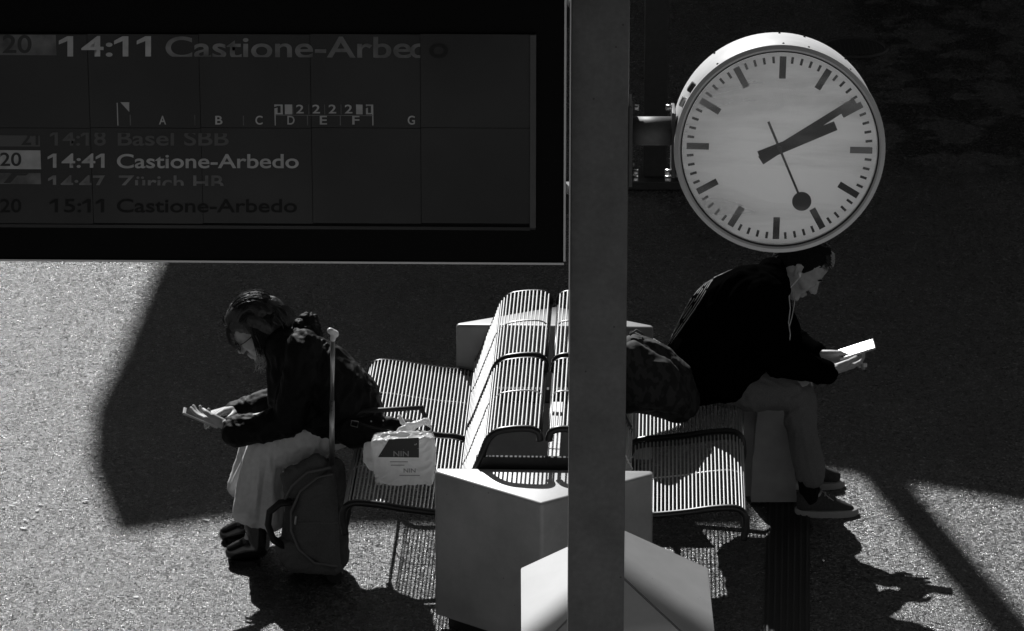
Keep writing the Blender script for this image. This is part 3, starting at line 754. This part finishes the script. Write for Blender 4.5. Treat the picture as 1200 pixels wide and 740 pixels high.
# trousers
WT = [C((398, 500, 15.10, .072), (398, 500, 15.29, .072), (360, 512, 15.10, .09), (360, 512, 15.29, .09)),
      C((365, 512, 15.10, .092), (312, 528, 15.08, .078)), C((365, 512, 15.29, .092), (306, 519, 15.31, .074)),
      C((312, 527, 15.08, .078), (305, 560, 15.08, .080)),
      C((305, 560, 15.08, .080), (287, 600, 15.03, .045), (318, 610, 15.05, .045), (287, 598, 15.17, .04), (320, 605, 15.17, .04)),
      C((306, 519, 15.31, .074), (298, 545, 15.31, .072)),
      C((298, 545, 15.31, .072), (279, 572, 15.27, .038), (308, 582, 15.27, .04), (279, 570, 15.38, .035), (308, 582, 15.38, .035))]
solid('trousers', WT, M['cream'], wom, vox=.005, it=4, fold=.013, fs=9, stretch=(1.6, 1.6, .35))
# boots
for (px, py, y_, s_) in ((0, 0, 15.09, 0), (-7, -21, 15.31, 0)):
    bt = [C((305 + px, 592 + py, y_, .052), (303 + px, 638 + py, y_, .046)), C((296 + px, 600 + py, y_, .044), (303 + px, 630 + py, y_, .046)),
          C((303 + px, 641 + py, y_, .045), (290 + px, 641 + py, y_ - .004, .042), (273 + px, 647 + py, y_ - .01, .032))]
    b_ = solid('boot', bt, M['leather'], wom, vox=.004, it=9, cut=[(Vector((0, 0, .012)), Vector((0, 0, -1)))])
    mb = MB(); pts = []
    a0, a1 = P(306 + px, 650 + py, y_), P(267 + px, 650 + py, y_ - .01)
    for k in range(20):
        q_ = 2 * math.pi * k / 20; pts.append(((a0.x + a1.x) / 2 + math.cos(q_) * (a0.x - a1.x) / 2 * 1.02, y_ - .006 + math.sin(q_) * .043))
    mb.prism(pts, .0, .020, bev=.003, seg=1)
    for k in range(6): mb.box((a1.x + .012 + k * .019, y_ - .042, .008), (.010, .014, .016))
    mb.build('boot_sole', M['tube'], b_)
# hair
def HWp(x, y, z): return HW @ Vector((x, y, z))
hh = [[(HWp(-.028, 0, .052), .090), (HWp(.0, 0, .062), .084), (HWp(-.05, 0, .02), .080)],
      [(HWp(.045, .0, .085), .042), (HWp(.07, .025, .06), .022), (HWp(.07, -.025, .06), .022), (HWp(0, 0, .08), .06)],
      [(HWp(-.06, 0, .03), .075), (HWp(-.08, .0, -.045), .050), (HWp(-.05, -.05, -.04), .036), (HWp(-.05, .05, -.04), .036)]]
for s in (-1,):   # curtains at the cheeks, falling towards the ground
    hh.append([(HWp(.02, s * .070, .055), .030), (HWp(-.02, s * .076, .0), .028), (HWp(-.02, s * .076, -.045), .020)])
    hh.append([(HWp(.075, s * .045, .07), .016), (HWp(.098, s * .050, .03), .011)])
    hh.append([(HWp(.098, s * .050, .03), .0105), (HWp(.105, s * .050, -.008), .006)])
    hh.append([(HWp(.01, s * .080, .03), .020), (HWp(.0, s * .082, -.03), .014)])
hh.append([(HWp(-.02, .070, .055), .030), (HWp(-.045, .074, .0), .028), (HWp(-.05, .070, -.045), .020)])
hh.append([(HWp(.06, .045, .075), .018), (HWp(.03, .060, .065), .022)])
hair_w = solid('hair', hh, M['hair_w'], wom, vox=.0035, it=5, fold=.003, fs=30)
random.seed(11); mb = MB()
def ell(th, ph, lift=0.0):
    return HWp(-.018 + (.103 + lift) * math.sin(th) * math.cos(ph), (.086 + lift) * math.sin(ph), .045 + (.100 + lift) * math.cos(th) * math.cos(ph))
for k in range(620):                               # combed from the forehead over the crown to the nape
    ph = random.uniform(-1.35, 1.35); t0 = random.uniform(.9, 1.25); t1 = t0 - random.uniform(1.6, 2.9); lf = random.uniform(-.006, .003)
    w_ = random.uniform(-.12, .12)
    pts = [ell(t0 + (t1 - t0) * j / 9, ph + w_ * math.sin(j * .7) * .5 + (0 if ph == 0 else .10 * j / 9 * (1 if ph > 0 else -1)), lf + random.uniform(-.0008, .0008) + (.004 if j == 9 else 0)) for j in range(10)]
    mb.tube(pts, [.0013] * 8 + [.0010, .0004], 3)
for k in range(330):                               # falling from the parting over the near and far cheek
    sd_ = -1 if k % 2 else 1
    x_ = random.uniform(-.05, .098) if sd_ < 0 else random.uniform(-.06, .012); p = HWp(x_, sd_ * random.uniform(.02, .05), .128 - abs(x_ - .0) * .28); pts = [p]
    tgt = [HWp(x_ + .006, sd_ * .078, .075 - abs(x_) * .15), HWp(x_ * 1.05 + .004, sd_ * (.088 - .3 * max(0, x_ - .06)), .03), HWp(x_ * 1.1, sd_ * (.086 - .35 * max(0, x_ - .05)), -.01 - random.uniform(0, .01))]
    if x_ < .035: tgt += [HWp(x_ - .012, sd_ * .080, -.045 - random.uniform(0, .02)), HWp(x_ - .015 + random.uniform(-.01, .01), sd_ * .072, -.085 - random.uniform(0, .03))]
    for t_ in tgt:
        pts.append(t_ + Vector((random.uniform(-.003, .003), random.uniform(-.003, .003), random.uniform(-.003, .003))))
    mb.tube(pts, [.0013] * (len(pts) - 1) + [.0004], 3)
for k in range(40):
    th = random.uniform(-1.2, 1.3); ph = random.uniform(-1, 1); p = ell(th, ph, .0); pts = [p]
    d_ = (HW.to_3x3() @ Vector((random.uniform(-.6, 1), random.uniform(-.4, .4), random.uniform(0, .7)))).normalized()
    for j in range(4): d_ = (d_ + Vector((random.uniform(-.3, .3), random.uniform(-.3, .3), -.15))).normalized(); p = p + d_ * .007; pts.append(p)
    mb.tube(pts, [.0008, .0007, .0006, .0005, .0002], 3)
for k in range(45):                                # a thin lock hanging in front of the face
    y_ = WY + random.uniform(-.05, .0); dx = random.uniform(-2.2, 2.2)
    mb.tube([P(276 + dx, 371, y_), P(269 + dx, 380, y_), P(267 + dx, 391, y_), P(270 + dx * .8, 402, y_), P(277 + dx * .5, 409, y_), P(282 + dx * .5, 412 + dx, y_)], [.0014] * 5 + [.0004], 3)
for k in range(150):                               # loose back hair spilling over the collar
    a0_ = random.uniform(-.075, .075); st_ = P(325 + random.uniform(-8, 6), 362 + random.uniform(-5, 8), WY + a0_)
    p = st_; pts = [st_]; dr = Vector((.8, a0_ * 3, .15))
    for j in range(6):
        dr = (dr + Vector((random.uniform(-.18, .10), random.uniform(-.15, .15), -.30))).normalized(); p = p + dr * random.uniform(.010, .016); pts.append(p)
    mb.tube(pts, [.0015] * 5 + [.001, .0003], 3)
for k in range(170):                               # near side hair falling from the temple to the coat
    f = random.random(); x0 = 291 + 26 * f
    y_ = WY - .082 - random.uniform(0, .012)
    mb.tube([P(x0 + 4, 362 + 4 * f, y_ + .035), P(x0 + 3, 374, y_ + .008), P(x0 + 2, 388, y_), P(x0 + 6 + 2 * f, 402, y_ + .004), P(x0 + 11 + random.uniform(-2, 3), 414 + random.uniform(0, 8), y_ + .012)], [.0015] * 4 + [.0004], 3)
mb2 = MB()
for k in range(70):   # loose ends below the chin, sunlight put into their pale colour
    st_ = P(random.uniform(303, 318), random.uniform(413, 424), WY + random.uniform(-.09, .05)); pts = [st_]; p = st_
    for j in range(4):
        p = p + Vector((random.uniform(-.011, .006), random.uniform(-.004, .004), random.uniform(-.018, -.004))); pts.append(p)
    mb2.tube(pts, [.0015, .0015, .0012, .0010, .0003], 3)
tag(mb.build('hair_strand', M['strand'], hair_w), kind='stuff')
tag(mb2.build('loose_hair', mat('sunlit_hair_ends', .32, .5), hair_w), kind='stuff')
# glasses
mb = MB()
for s in (-1, 1):
    mb.tube([HWp(.102 - .004 * abs(math.cos(2 * math.pi * k / 16)), s * .031 + .021 * math.cos(2 * math.pi * k / 16), -.002 + .017 * math.sin(2 * math.pi * k / 16)) for k in range(17)], .0017, 6, False)
    mb.tube([HWp(.098, s * .053, .004), HWp(.06, s * .074, .006), HWp(-.01, s * .083, .012)], .0018, 6)
mb.tube([HWp(.103, -.010, .002), HWp(.108, 0, .005), HWp(.103, .010, .002)], .0016, 6)
mb.build('spectacles', M['frame'], wom)
# woman's phone
def phone(c, xdir, zdir, label, size=(.145, .072, .009), scr=True):
    m_ = frame(c, xdir, zdir)
    t_ = thing('phone', c, label, 'phone')
    MB().box(c, size, m_.to_3x3(), bev=.0035).build('phone_case', M['phone'], t_)
    MB().box(c + m_.to_3x3() @ Vector((0, 0, size[2] / 2 + .0006)), (size[0] - .022, size[1] - .012, .0011), m_.to_3x3()).build('phone_screen', M['pscreen'], t_)
    return t_
phone(P(235, 490, 15.17), P(221, 485, 15.17) - P(247, 496, 15.17), Vector((.36, .06, .93)), 'pale smartphone in the hands of the woman')

# ---- man -------------------------------------------------------------------
MY = 15.68
man = thing('person', Vector((.75, MY, 0)), 'short-haired man in a black coat with earphones, seated on the right side of the bench', 'person')
hm = P(938, 313, MY)
HM = frame(hm, Vector((.70, -.10, -.72)), Vector((.72, 0, .70)))
wn, wf = P(975, 434, 15.55), P(962, 417, 15.71)
MBd = hd(head_parts(), HM)
MBd += [C((925, 325, MY, .056), (900, 340, MY, .066)),
        C((893, 345, 15.58, .08), (893, 345, 15.78, .08), (850, 385, 15.6, .12), (850, 385, 15.76, .12)),
        C((850, 385, 15.6, .12), (850, 385, 15.76, .12), (826, 435, 15.6, .11), (826, 435, 15.76, .11)),
        C((893, 352, 15.49, .05), (912, 424, 15.47, .042)), [(P(912, 424, 15.47), .042), (wn, .029)],
        C((898, 352, 15.87, .05), (924, 398, 15.84, .042)), [(P(924, 398, 15.84), .04), (wf, .029)],
        C((832, 450, 15.6, .06), (932, 455, 15.58, .06)), C((932, 455, 15.58, .058), (948, 575, 15.57, .036)),
        C((832, 446, 15.78, .06), (935, 450, 15.84, .06)), C((935, 450, 15.84, .058), (933, 540, 15.86, .036)),
        C((947, 575, 15.57, .034), (946, 592, 15.57, .022), (982, 598, 15.565, .014)), C((931, 540, 15.86, .034), (930, 553, 15.86, .022), (966, 559, 15.86, .014))]
tabc = P(1000, 413, 15.68)
hn = frame(wn, P(1003, 428, 15.64) - wn, Vector((.12, -.42, -.90))); hf = frame(wf, P(990, 417, 15.69) - wf, Vector((.1, .6, .75)))
MBd += hd(hand_parts((14, 30, 32), thumb=1), hn) + hd(hand_parts((14, 24, 22), thumb=1), hf)
solid('body', MBd, M['skin'], man, vox=.0034, it=3)
MC = [C((900, 338, 15.58, .088), (900, 338, 15.78, .088), (880, 345, 15.55, .115), (880, 345, 15.81, .115), (850, 372, 15.56, .150), (850, 372, 15.80, .150)),
      C((850, 372, 15.56, .150), (850, 372, 15.80, .150), (826, 425, 15.56, .160), (826, 425, 15.80, .160)),
      C((826, 425, 15.56, .160), (826, 425, 15.80, .160), (815, 447, 15.53, .10), (815, 436, 15.81, .10), (856, 456, 15.54, .052), (856, 441, 15.82, .052)),
      C((895, 365, 15.6, .085), (895, 365, 15.76, .085), (868, 425, 15.58, .11), (868, 425, 15.78, .11), (855, 440, 15.58, .11), (855, 440, 15.78, .11)),
      C((890, 348, 15.50, .098), (900, 395, 15.48, .078)), C((900, 395, 15.48, .078), (913, 424, 15.47, .066)), C((913, 422, 15.47, .064), (944, 430, 15.50, .056)), C((944, 430, 15.50, .054), (967, 437, 15.54, .049)),
      C((898, 350, 15.86, .09), (922, 396, 15.84, .062)), C((922, 396, 15.84, .060), (957, 417, 15.72, .046)),
      C((905, 318, 15.63, .055), (905, 318, 15.73, .055), (900, 335, 15.6, .08), (900, 335, 15.76, .08)),
      C((916, 345, 15.62, .025), (916, 345, 15.74, .025), (922, 352, 15.68, .02), (905, 360, 15.68, .05))]
coat_m = solid('coat', MC, M['coat_m'], man, vox=.006, it=5, fold=.010, fs=9, stretch=(1.4, 1.0, .7))
MT = [C((835, 452, 15.60, .072), (835, 446, 15.80, .072), (880, 456, 15.58, .085), (880, 456, 15.82, .085)),
      C((878, 456, 15.58, .088), (925, 458, 15.58, .078)), C((925, 458, 15.58, .078), (934, 464, 15.58, .068)),
      C((934, 462, 15.58, .070), (944, 520, 15.57, .062)), C((944, 520, 15.57, .062), (951, 556, 15.57, .060)),
      C((878, 452, 15.82, .086), (930, 450, 15.84, .070)), C((932, 452, 15.84, .068), (936, 524, 15.86, .058))]
from mathutils.bvhtree import BVHTree
_me = coat_m.data; _mw = Matrix.Translation(man.location) @ coat_m.matrix_basis
bvh = BVHTree.FromPolygons([_mw @ v.co for v in _me.vertices], [tuple(p.vertices) for p in _me.polygons])
def oncoat(px, py):
    o = Vector((0, 0, CAM_H))
    for k in range(40):
        d_ = (P(px + k * .7, py, 15) - o).normalized(); hit = bvh.ray_cast(o, d_)
        if hit[0] is not None: return hit[0] + hit[1] * .001
    return None
pleat_m = varied('painted_rim_fabric', .05, .09, 60, .6)  # folds paler than the coat, the sun rim put into their colour
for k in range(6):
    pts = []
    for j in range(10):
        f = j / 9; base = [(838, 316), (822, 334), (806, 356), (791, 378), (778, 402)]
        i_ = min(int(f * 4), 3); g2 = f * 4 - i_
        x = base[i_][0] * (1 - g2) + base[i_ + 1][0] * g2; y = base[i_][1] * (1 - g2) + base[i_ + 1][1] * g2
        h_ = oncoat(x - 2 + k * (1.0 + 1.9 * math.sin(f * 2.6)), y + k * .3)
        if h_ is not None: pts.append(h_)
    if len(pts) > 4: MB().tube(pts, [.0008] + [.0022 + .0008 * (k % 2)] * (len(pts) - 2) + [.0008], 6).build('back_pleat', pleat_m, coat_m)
cutz = P(951, 568, 15.57).z
solid('trousers', MT, M['jean'], man, vox=.005, it=4, fold=.012, fs=10, stretch=(1, 1, .8), cut=[(Vector((0, 0, cutz)), Vector((-.2, 0, -1)))])
for k_, (px, py, y_) in enumerate(((0, 0, 15.57), (-16, -39, 15.86))):
    solid('sock', [C((947 + px, 560 + py, y_, .044), (950 + px, 584 + py, y_, .042))], M['sock'], man, vox=.005, it=3)
    sh = [C((944 + px, 583 + py, y_, .036), (944 + px, 592 + py, y_, .038), (960 + px, 588 + py, y_, .038)),
          C((960 + px, 586 + py, y_, .038), (980 + px, 594 + py, y_, .034), (958 + px, 594 + py, y_, .036)),
          C((980 + px, 594 + py, y_, .033), (994 + px, 598 + py, y_ - .005, .026))]
    shoe = solid('shoe', sh, M['suede'], man, vox=.004, it=3, cut=[(Vector((0, 0, .02)), Vector((0, 0, -1)))])
    mb = MB(); a0, a1 = P(931 + px, 600 + py, y_), P(1006 + px, 600 + py, y_); pts = []
    for k in range(28):
        q_ = 2 * math.pi * k / 28; cx_ = math.cos(q_); wd = .046 if cx_ < 0 else .050
        pts.append(((a0.x + a1.x) / 2 + math.copysign(abs(cx_) ** .75, cx_) * (a1.x - a0.x) / 2, y_ + math.sin(q_) * wd))
    mb.prism(pts, .0, .026, bev=.004, seg=2); mb.build('shoe_sole', M['sole'], shoe, smooth=40)
    mb = MB()
    for j in range(5):
        c_ = P(962 + px + j * 4.2, 575 + py + j * 3.2, y_); mb.tube([c_ + Vector((0, -.022, -.004)), c_ + Vector((.004, 0, .004)), c_ + Vector((0, .022, -.004))], .003, 6)
    mb.tube([P(964 + px, 576 + py, y_ - .03), P(970 + px, 582 + py, y_ - .045), P(977 + px, 587 + py, y_ - .045)], .0022, 5)
    mb.build('laces', M['sole'], shoe)
def HMp(x, y, z): return HM @ Vector((x, y, z))
hh = [[(HMp(-.028, 0, .050), .086), (HMp(.0, 0, .066), .076), (HMp(-.045, 0, .02), .076)],
      [(HMp(.03, .03, .088), .026), (HMp(.03, -.03, .088), .026), (HMp(.055, 0, .092), .026), (HMp(0, 0, .09), .05)],
      [(HMp(-.05, .0, .0), .070), (HMp(-.055, 0, -.045), .050)],
      [(HMp(.01, .065, .045), .018), (HMp(.006, .070, .012), .010)], [(HMp(.01, -.065, .045), .018), (HMp(.006, -.070, .012), .010)]]
hair_m = solid('hair', hh, M['hair_m'], man, vox=.0035, it=3, fold=.004, fs=70)
random.seed(5); mb = MB()
for k in range(260):
    th = random.uniform(.6, 1.35); ph = random.uniform(-1.2, 1.2)
    n_ = Vector((math.sin(th) * math.cos(ph * .5), math.sin(ph) * .8, math.cos(th))).normalized()
    s_ = HMp(-.015, 0, .052) + HM.to_3x3() @ (n_ * .086); dr = (HM.to_3x3() @ (n_ * .5 + Vector((.7, 0, 0)))).normalized()
    mb.tube([s_, s_ + dr * .010, s_ + dr * .018 + Vector((0, 0, -.003))], [.0008, .0007, .0003], 3)
tag(mb.build('hair_strand', M['strand'], hair_m), kind='stuff')
mb = MB()
for k in range(150):                               # fringe over the forehead, its sun rim painted as pale hair
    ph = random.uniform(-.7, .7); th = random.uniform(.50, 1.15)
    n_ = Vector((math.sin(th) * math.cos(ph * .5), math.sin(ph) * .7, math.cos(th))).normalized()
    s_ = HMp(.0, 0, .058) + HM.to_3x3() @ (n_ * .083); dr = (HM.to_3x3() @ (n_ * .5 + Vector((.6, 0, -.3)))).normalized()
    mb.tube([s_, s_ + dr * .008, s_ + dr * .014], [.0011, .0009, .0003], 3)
tag(mb.build('fringe', mat('sunlit_hair_tips', .45, .5), hair_m), kind='stuff')
mb = MB()
for s in (-1, 1): mb.hull([(HMp(.092, s * .012, .024), .004), (HMp(.088, s * .034, .028), .004), (HMp(.080, s * .044, .022), .003)], 1)
mb.build('eyebrows', M['hair_m'], man)
mb = MB()
for s in (-1, 1): mb.hull([(HMp(.0875, s * .022, .0), .0025), (HMp(.084, s * .036, -.001), .0025)], 1)
mb.build('eyes', M['eye'], man)
mb = MB()
for s in (-1, 1): mb.hull([(HWp(.0875, s * .022, .0), .0025), (HWp(.084, s * .036, -.001), .0025)], 1)
mb.build('eyes', M['eye'], wom)
# earphones
ear = HMp(.0, -.090, -.004)
eph = thing('earphones', ear, 'thin white earphone cable hanging from the ear of the man', 'earphones')
MB().hull([(ear, .0075), (ear + Vector((.0, -.006, -.010)), .005)], 2).build('earbud', M['white_pl'], eph)
MB().tube([ear + Vector((0, -.007, -.012)), P(924, 340, 15.55), P(926, 362, 15.54), P(924, 378, 15.52), P(926, 392, 15.50), P(925, 401, 15.47)], .0024, 6).build('cable', M['white_pl'], eph)
MB().tube([P(931, 343, 15.62), P(931, 356, 15.60), P(928, 372, 15.55), P(925, 383, 15.52)], .0021, 6).build('cable', M['white_pl'], eph)
# tablet
tb = phone(P(1004, 410, 15.68), P(1025, 403, 15.68) - P(984, 416, 15.68), Vector((-.30, -.13, .94)), 'pale tablet lit by the sun in the hands of the man', size=(.148, .080, .009))
MB().box(P(1014, 428, 15.62), (.014, .012, .016), bev=.003).build('cable_plug', M['white_pl'], tb)

# ---------------------------------------------------------------- luggage
# soft wheeled bag of the woman
SY = 14.93
case = thing('wheeled_bag', P(365, 678, SY), 'dark grey soft wheeled bag with a raised handle beside the woman', 'suitcase')
def S(px, py, dy=0): return P(px, py, SY + dy)
sb_ = [[(S(388, 552), .055), (S(352, 570), .045), (S(345, 650), .06), (S(392, 650), .055)],
       [(S(388, 552, .08), .05), (S(352, 570, .08), .045), (S(345, 650, .08), .06), (S(392, 650, .08), .055)],
       [(S(345, 650), .06), (S(392, 652), .055), (S(345, 650, .08), .06), (S(392, 652, .08), .055), (S(388, 552, .08), .05), (S(388, 552), .05)]]
solid('bag_body', sb_, M['nylon2'], case, vox=.006, it=6, fold=.008, fs=12)
fp_ = [[(S(385, 562, -.06), .030), (S(362, 578, -.06), .026), (S(350, 610, -.06), .028), (S(356, 642, -.06), .028), (S(390, 658, -.06), .030)]]
solid('front_pocket', fp_, M['nylon'], case, vox=.005, it=4, fold=.005, fs=14)
solid('lower_pocket', [[(S(334, 640, -.02), .040), (S(345, 660, -.03), .036), (S(392, 664, -.03), .034), (S(352, 640, -.02), .05)]], M['nylon'], case, vox=.005, it=4, fold=.006, fs=16)
solid('upper_pocket', [[(S(338, 558, -.01), .030), (S(372, 541, -.01), .030), (S(380, 560, -.01), .05), (S(345, 575, -.01), .04)]], M['nylon'], case, vox=.005, it=4, fold=.007, fs=16)
MB().tube([S(390, 556, -.085), S(372, 560, -.088), S(352, 576, -.088), S(341, 600, -.088), S(341, 622, -.088), S(350, 644, -.09), S(368, 660, -.09), S(396, 664, -.09)], .0045, 6).build('piping', M['piping'], case)
MB().tube([S(388, 548, -.06), S(360, 554, -.066), S(342, 570, -.066), S(333, 588, -.05)], .005, 6).build('piping', M['piping'], case)
MB().tube([S(348, 613, -.092), S(396, 613, -.092)], .002, 6).build('zip', M['piping'], case)
MB().tube([S(342, 588, -.05), S(328, 590, -.055), S(316, 600, -.055), S(314, 615, -.055), S(320, 632, -.05), S(333, 640, -.04)], .013, 8, flat=1.7).build('side_handle', M['strap'], case)
MB().hull([(S(347, 606, -.092), .005), (S(346, 614, -.092), .005)], 1).build('zip_pull', M['alu'], case)
for dx in (0,):
    mb = MB(); mb.tube([S(389, 545, -.03), S(389, 470, -.03)], .0105, 10); mb.tube([S(389, 471, -.03), S(390, 399, -.03)], .0085, 10)
    mb.build('telescopic_handle', M['alu'], case)
solid('handle_grip', [[(S(387, 388, -.06), .013), (S(393, 392, -.02), .014), (S(393, 391, .02), .013)], [(S(390, 398, -.03), .011), (S(391, 392, -.03), .012)]], M['white_pl'], case, vox=.003, it=3)
mb = MB()
for z_ in (471, 476, 481): mb.hull([(S(389, z_, -.0405), .0022)], 1)
mb.build('handle_hole', M['mark'], case)
for (px, dy) in ((392, -.03), (392, .10)):
    c_ = S(px, 672, dy); c_.z = .03
    MB().tube([c_ + Vector((0, -.012, 0)), c_ + Vector((0, .012, 0))], .03, 20).build('wheel', M['tube'], case)

# black handbag with studded straps
hbag = thing('handbag', P(440, 545, 14.98), 'black studded handbag on the bench behind the carrier bag', 'handbag')
solid('bag_body', [[(P(408, 500, 14.98), .05), (P(410, 510, 14.98), .05), (P(478, 500, 15.02), .03), (P(478, 510, 15.02), .035)]], M['coat_w'], hbag, vox=.006, it=4, fold=.008, fs=12)
MB().tube([P(400, 494, 14.98), P(425, 482, 14.97), P(460, 480, 14.97), P(494, 478, 14.98), P(502, 500, 15.0), P(500, 520, 15.0)], .010, 8, flat=1.2).build('strap', M['strap'], hbag)
MB().tube([P(410, 493, 14.95), P(440, 502, 14.93), P(475, 510, 14.92), P(505, 512, 14.93)], .006, 8, flat=.6).build('strap', M['strap'], hbag)
mb = MB()
for (a_, b_) in ((435, 494), (449, 493), (477, 483), (487, 482), (489, 499), (499, 497)): mb.hull([(P(a_, b_, 14.93), .004)], 1)
mb.tube([P(411, 499, 14.93), P(412, 493, 14.93), P(420, 494, 14.93), P(419, 501, 14.93), P(411, 499, 14.93)], .0015, 5)
mb.build('metal_fittings', M['alu'], hbag)
# white plastic carrier bag
bagp = thing('carrier_bag', P(465, 572, 14.80), 'white plastic carrier bag with a dark printed panel on the seat', 'shopping bag')
def bagface(px, py, off=0.0): return P(px, py, 14.78 - off)
mb = MB()
rows = [(572, 441, 507, 430, .0), (560, 426, 508, 424, .0), (540, 424, 509, 421, 0), (520, 426, 510, 424, 0), (508, 436, 506, 440, .0), (500, 446, 500, 448, .0)]
bb = [[(P(444, 569, 14.745) + Vector((0, 0, .015)), .012), (P(504, 569, 14.745) + Vector((0, 0, .015)), .012), (Vector((-.50, 14.90, .492)), .012), (Vector((-.30, 14.90, .492)), .012),
       (P(505, 516, 14.745), .014), (P(440, 520, 14.745), .014), (P(503, 509, 14.87), .012), (P(442, 511, 14.87), .012)],
      [(P(434, 536, 14.80), .028), (P(437, 545, 14.80), .022), (P(446, 541, 14.80), .03), (P(432, 524, 14.80), .018)],
      [(P(440, 522, 14.80), .02), (P(452, 512, 14.80), .018), (P(470, 512, 14.80), .018), (P(494, 512, 14.80), .022), (P(490, 530, 14.80), .03)]]
solid('bag_body', bb, M['plastic'], bagp, vox=.0035, it=2, fold=.007, fs=22)
solid('crumpled_handle', [[(P(470, 508, 14.86), .008), (P(478, 500, 14.86), .012), (P(489, 497, 14.87), .012)], [(P(489, 497, 14.87), .012), (P(501, 494, 14.87), .012)], [(P(468, 488, 14.9), .006), (P(474, 498, 14.88), .008)], [(P(462, 511, 14.86), .010), (P(474, 502, 14.86), .014)],
                         [(P(501, 494, 14.87), .010), (P(503, 500, 14.88), .006)]], M['plastic'], bagp, vox=.003, it=2, fold=.007, fs=30)
def bagpt(px, py, off): return P(px, py, 14.728 - off)
def bagpanel(pts, name, m, off=.0):
    n_ = 10; mb = MB(); grid = []
    (x0, y0), (x1, y1), (x2, y2), (x3, y3) = pts
    for i in range(n_ + 1):
        row = []
        for j in range(n_ + 1):
            s_, t_ = i / n_, j / n_
            x = (x0 * (1 - s_) + x1 * s_) * (1 - t_) + (x3 * (1 - s_) + x2 * s_) * t_; y = (y0 * (1 - s_) + y1 * s_) * (1 - t_) + (y3 * (1 - s_) + y2 * s_) * t_
            row.append(mb.bm.verts.new(bagpt(x, y, off)))
        grid.append(row)
    for i in range(n_):
        for j in range(n_): mb.bm.faces.new((grid[i][j], grid[i + 1][j], grid[i + 1][j + 1], grid[i][j + 1]))
    return mb.build(name, m, bagp)
bagpanel([(456, 515), (491, 513), (491, 536.5), (443, 536)], 'printed_panel', M['print_'], .001)
text_mesh('NIN', 461, 479, 528.5, 535, .002, 'panel_lettering', M['printw'], bagp, pt=bagpt)
text_mesh('NIN', 473, 487, 549, 554, .001, 'small_lettering', M['printf'], bagp, pt=bagpt)
for y_, a_, b_ in ((541, 457, 478), (545, 458, 474), (557, 468, 492)): bagpanel([(a_, y_), (b_, y_), (b_, y_ + .9), (a_, y_ + .9)], 'printed_line', M['printf'], .0012)

# patterned backpack against the man
pack = thing('backpack', P(775, 490, 15.36), 'dark patterned backpack leaning on the back of the seated man', 'backpack')
solid('pack_body', [[(P(742, 415, 15.36), .075), (P(765, 415, 15.36), .06), (P(745, 455, 15.36), .08), (P(795, 470, 15.36), .085), (P(790, 440, 15.36), .07)], [(P(742, 415, 15.36), .075), (P(712, 425, 15.36), .06), (P(718, 462, 15.34), .07), (P(760, 462, 15.34), .08)],
                    [(P(742, 415, 15.28), .05), (P(745, 455, 15.28), .06), (P(792, 468, 15.28), .06), (P(778, 436, 15.28), .05)]], M['camo'], pack, vox=.006, it=6, fold=.009, fs=12)
MB().tube([P(740, 391, 15.40), P(753, 397, 15.42), P(770, 404, 15.44), P(786, 415, 15.45), P(800, 430, 15.45), P(811, 448, 15.45)], .011, 8, flat=1.6).build('strap', M['nylon2'], pack)
MB().tube([P(762, 400, 15.43), P(766, 398, 15.43), P(782, 408, 15.45), P(797, 423, 15.455), P(812, 446, 15.455)], .0035, 6).build('strap_rim_light', M['white_pl'], pack)  # white line painted in for the sunlit rim of the strap
MB().tube([P(738, 393, 15.35), P(746, 387, 15.36), P(753, 392, 15.37)], .005, 6).build('top_handle', M['nylon'], pack)
# paper bag under the knees
pb = thing('paper_bag', P(907, 588, 15.72), 'tall grey paper bag standing on the ground behind the calves of the man', 'paper bag')
mb = MB()
def ring(y, xl_, xr_, d_): return [P(xl_, y, 15.66), P(xr_, y, 15.66), P(xr_, y, 15.66) + Vector((0, d_, 0)), P(xl_, y, 15.66) + Vector((0, d_, 0))]
rs = [ring(592, 880, 934, .12), ring(555, 881, 932, .125), ring(515, 884, 927, .11), ring(476, 890, 916, .06)]
vs_ = [[mb.bm.verts.new(p) for p in r_] for r_ in rs]
for v_ in vs_[0]: v_.co.z = .012
for i in range(3):
    for k in range(4): mb.bm.faces.new((vs_[i][k], vs_[i][(k + 1) % 4], vs_[i + 1][(k + 1) % 4], vs_[i + 1][k]))
mb.bm.faces.new(vs_[0][::-1]); mb.bm.faces.new(vs_[3])
bmesh.ops.subdivide_edges(mb.bm, edges=mb.bm.edges[:], cuts=5, use_grid_fill=True)
for v_ in mb.bm.verts:
    if v_.co.z > .02: v_.co += noise.noise_vector(v_.co * 14) * .007
mb.build('bag_body', M['paper'], pb, smooth=25)
MB().tube([P(895, 478, 15.68), P(900, 475.5, 15.68), P(908, 475, 15.68), P(912, 477, 15.68)], .003, 6).build('top_highlight', M['white_pl'], pb)  # white line painted in for the highlight along the bag top
MB().box(P(877, 528, 15.78), (.045, .06, .44), bev=.004).build('side_sheet', M['paper'], pb)
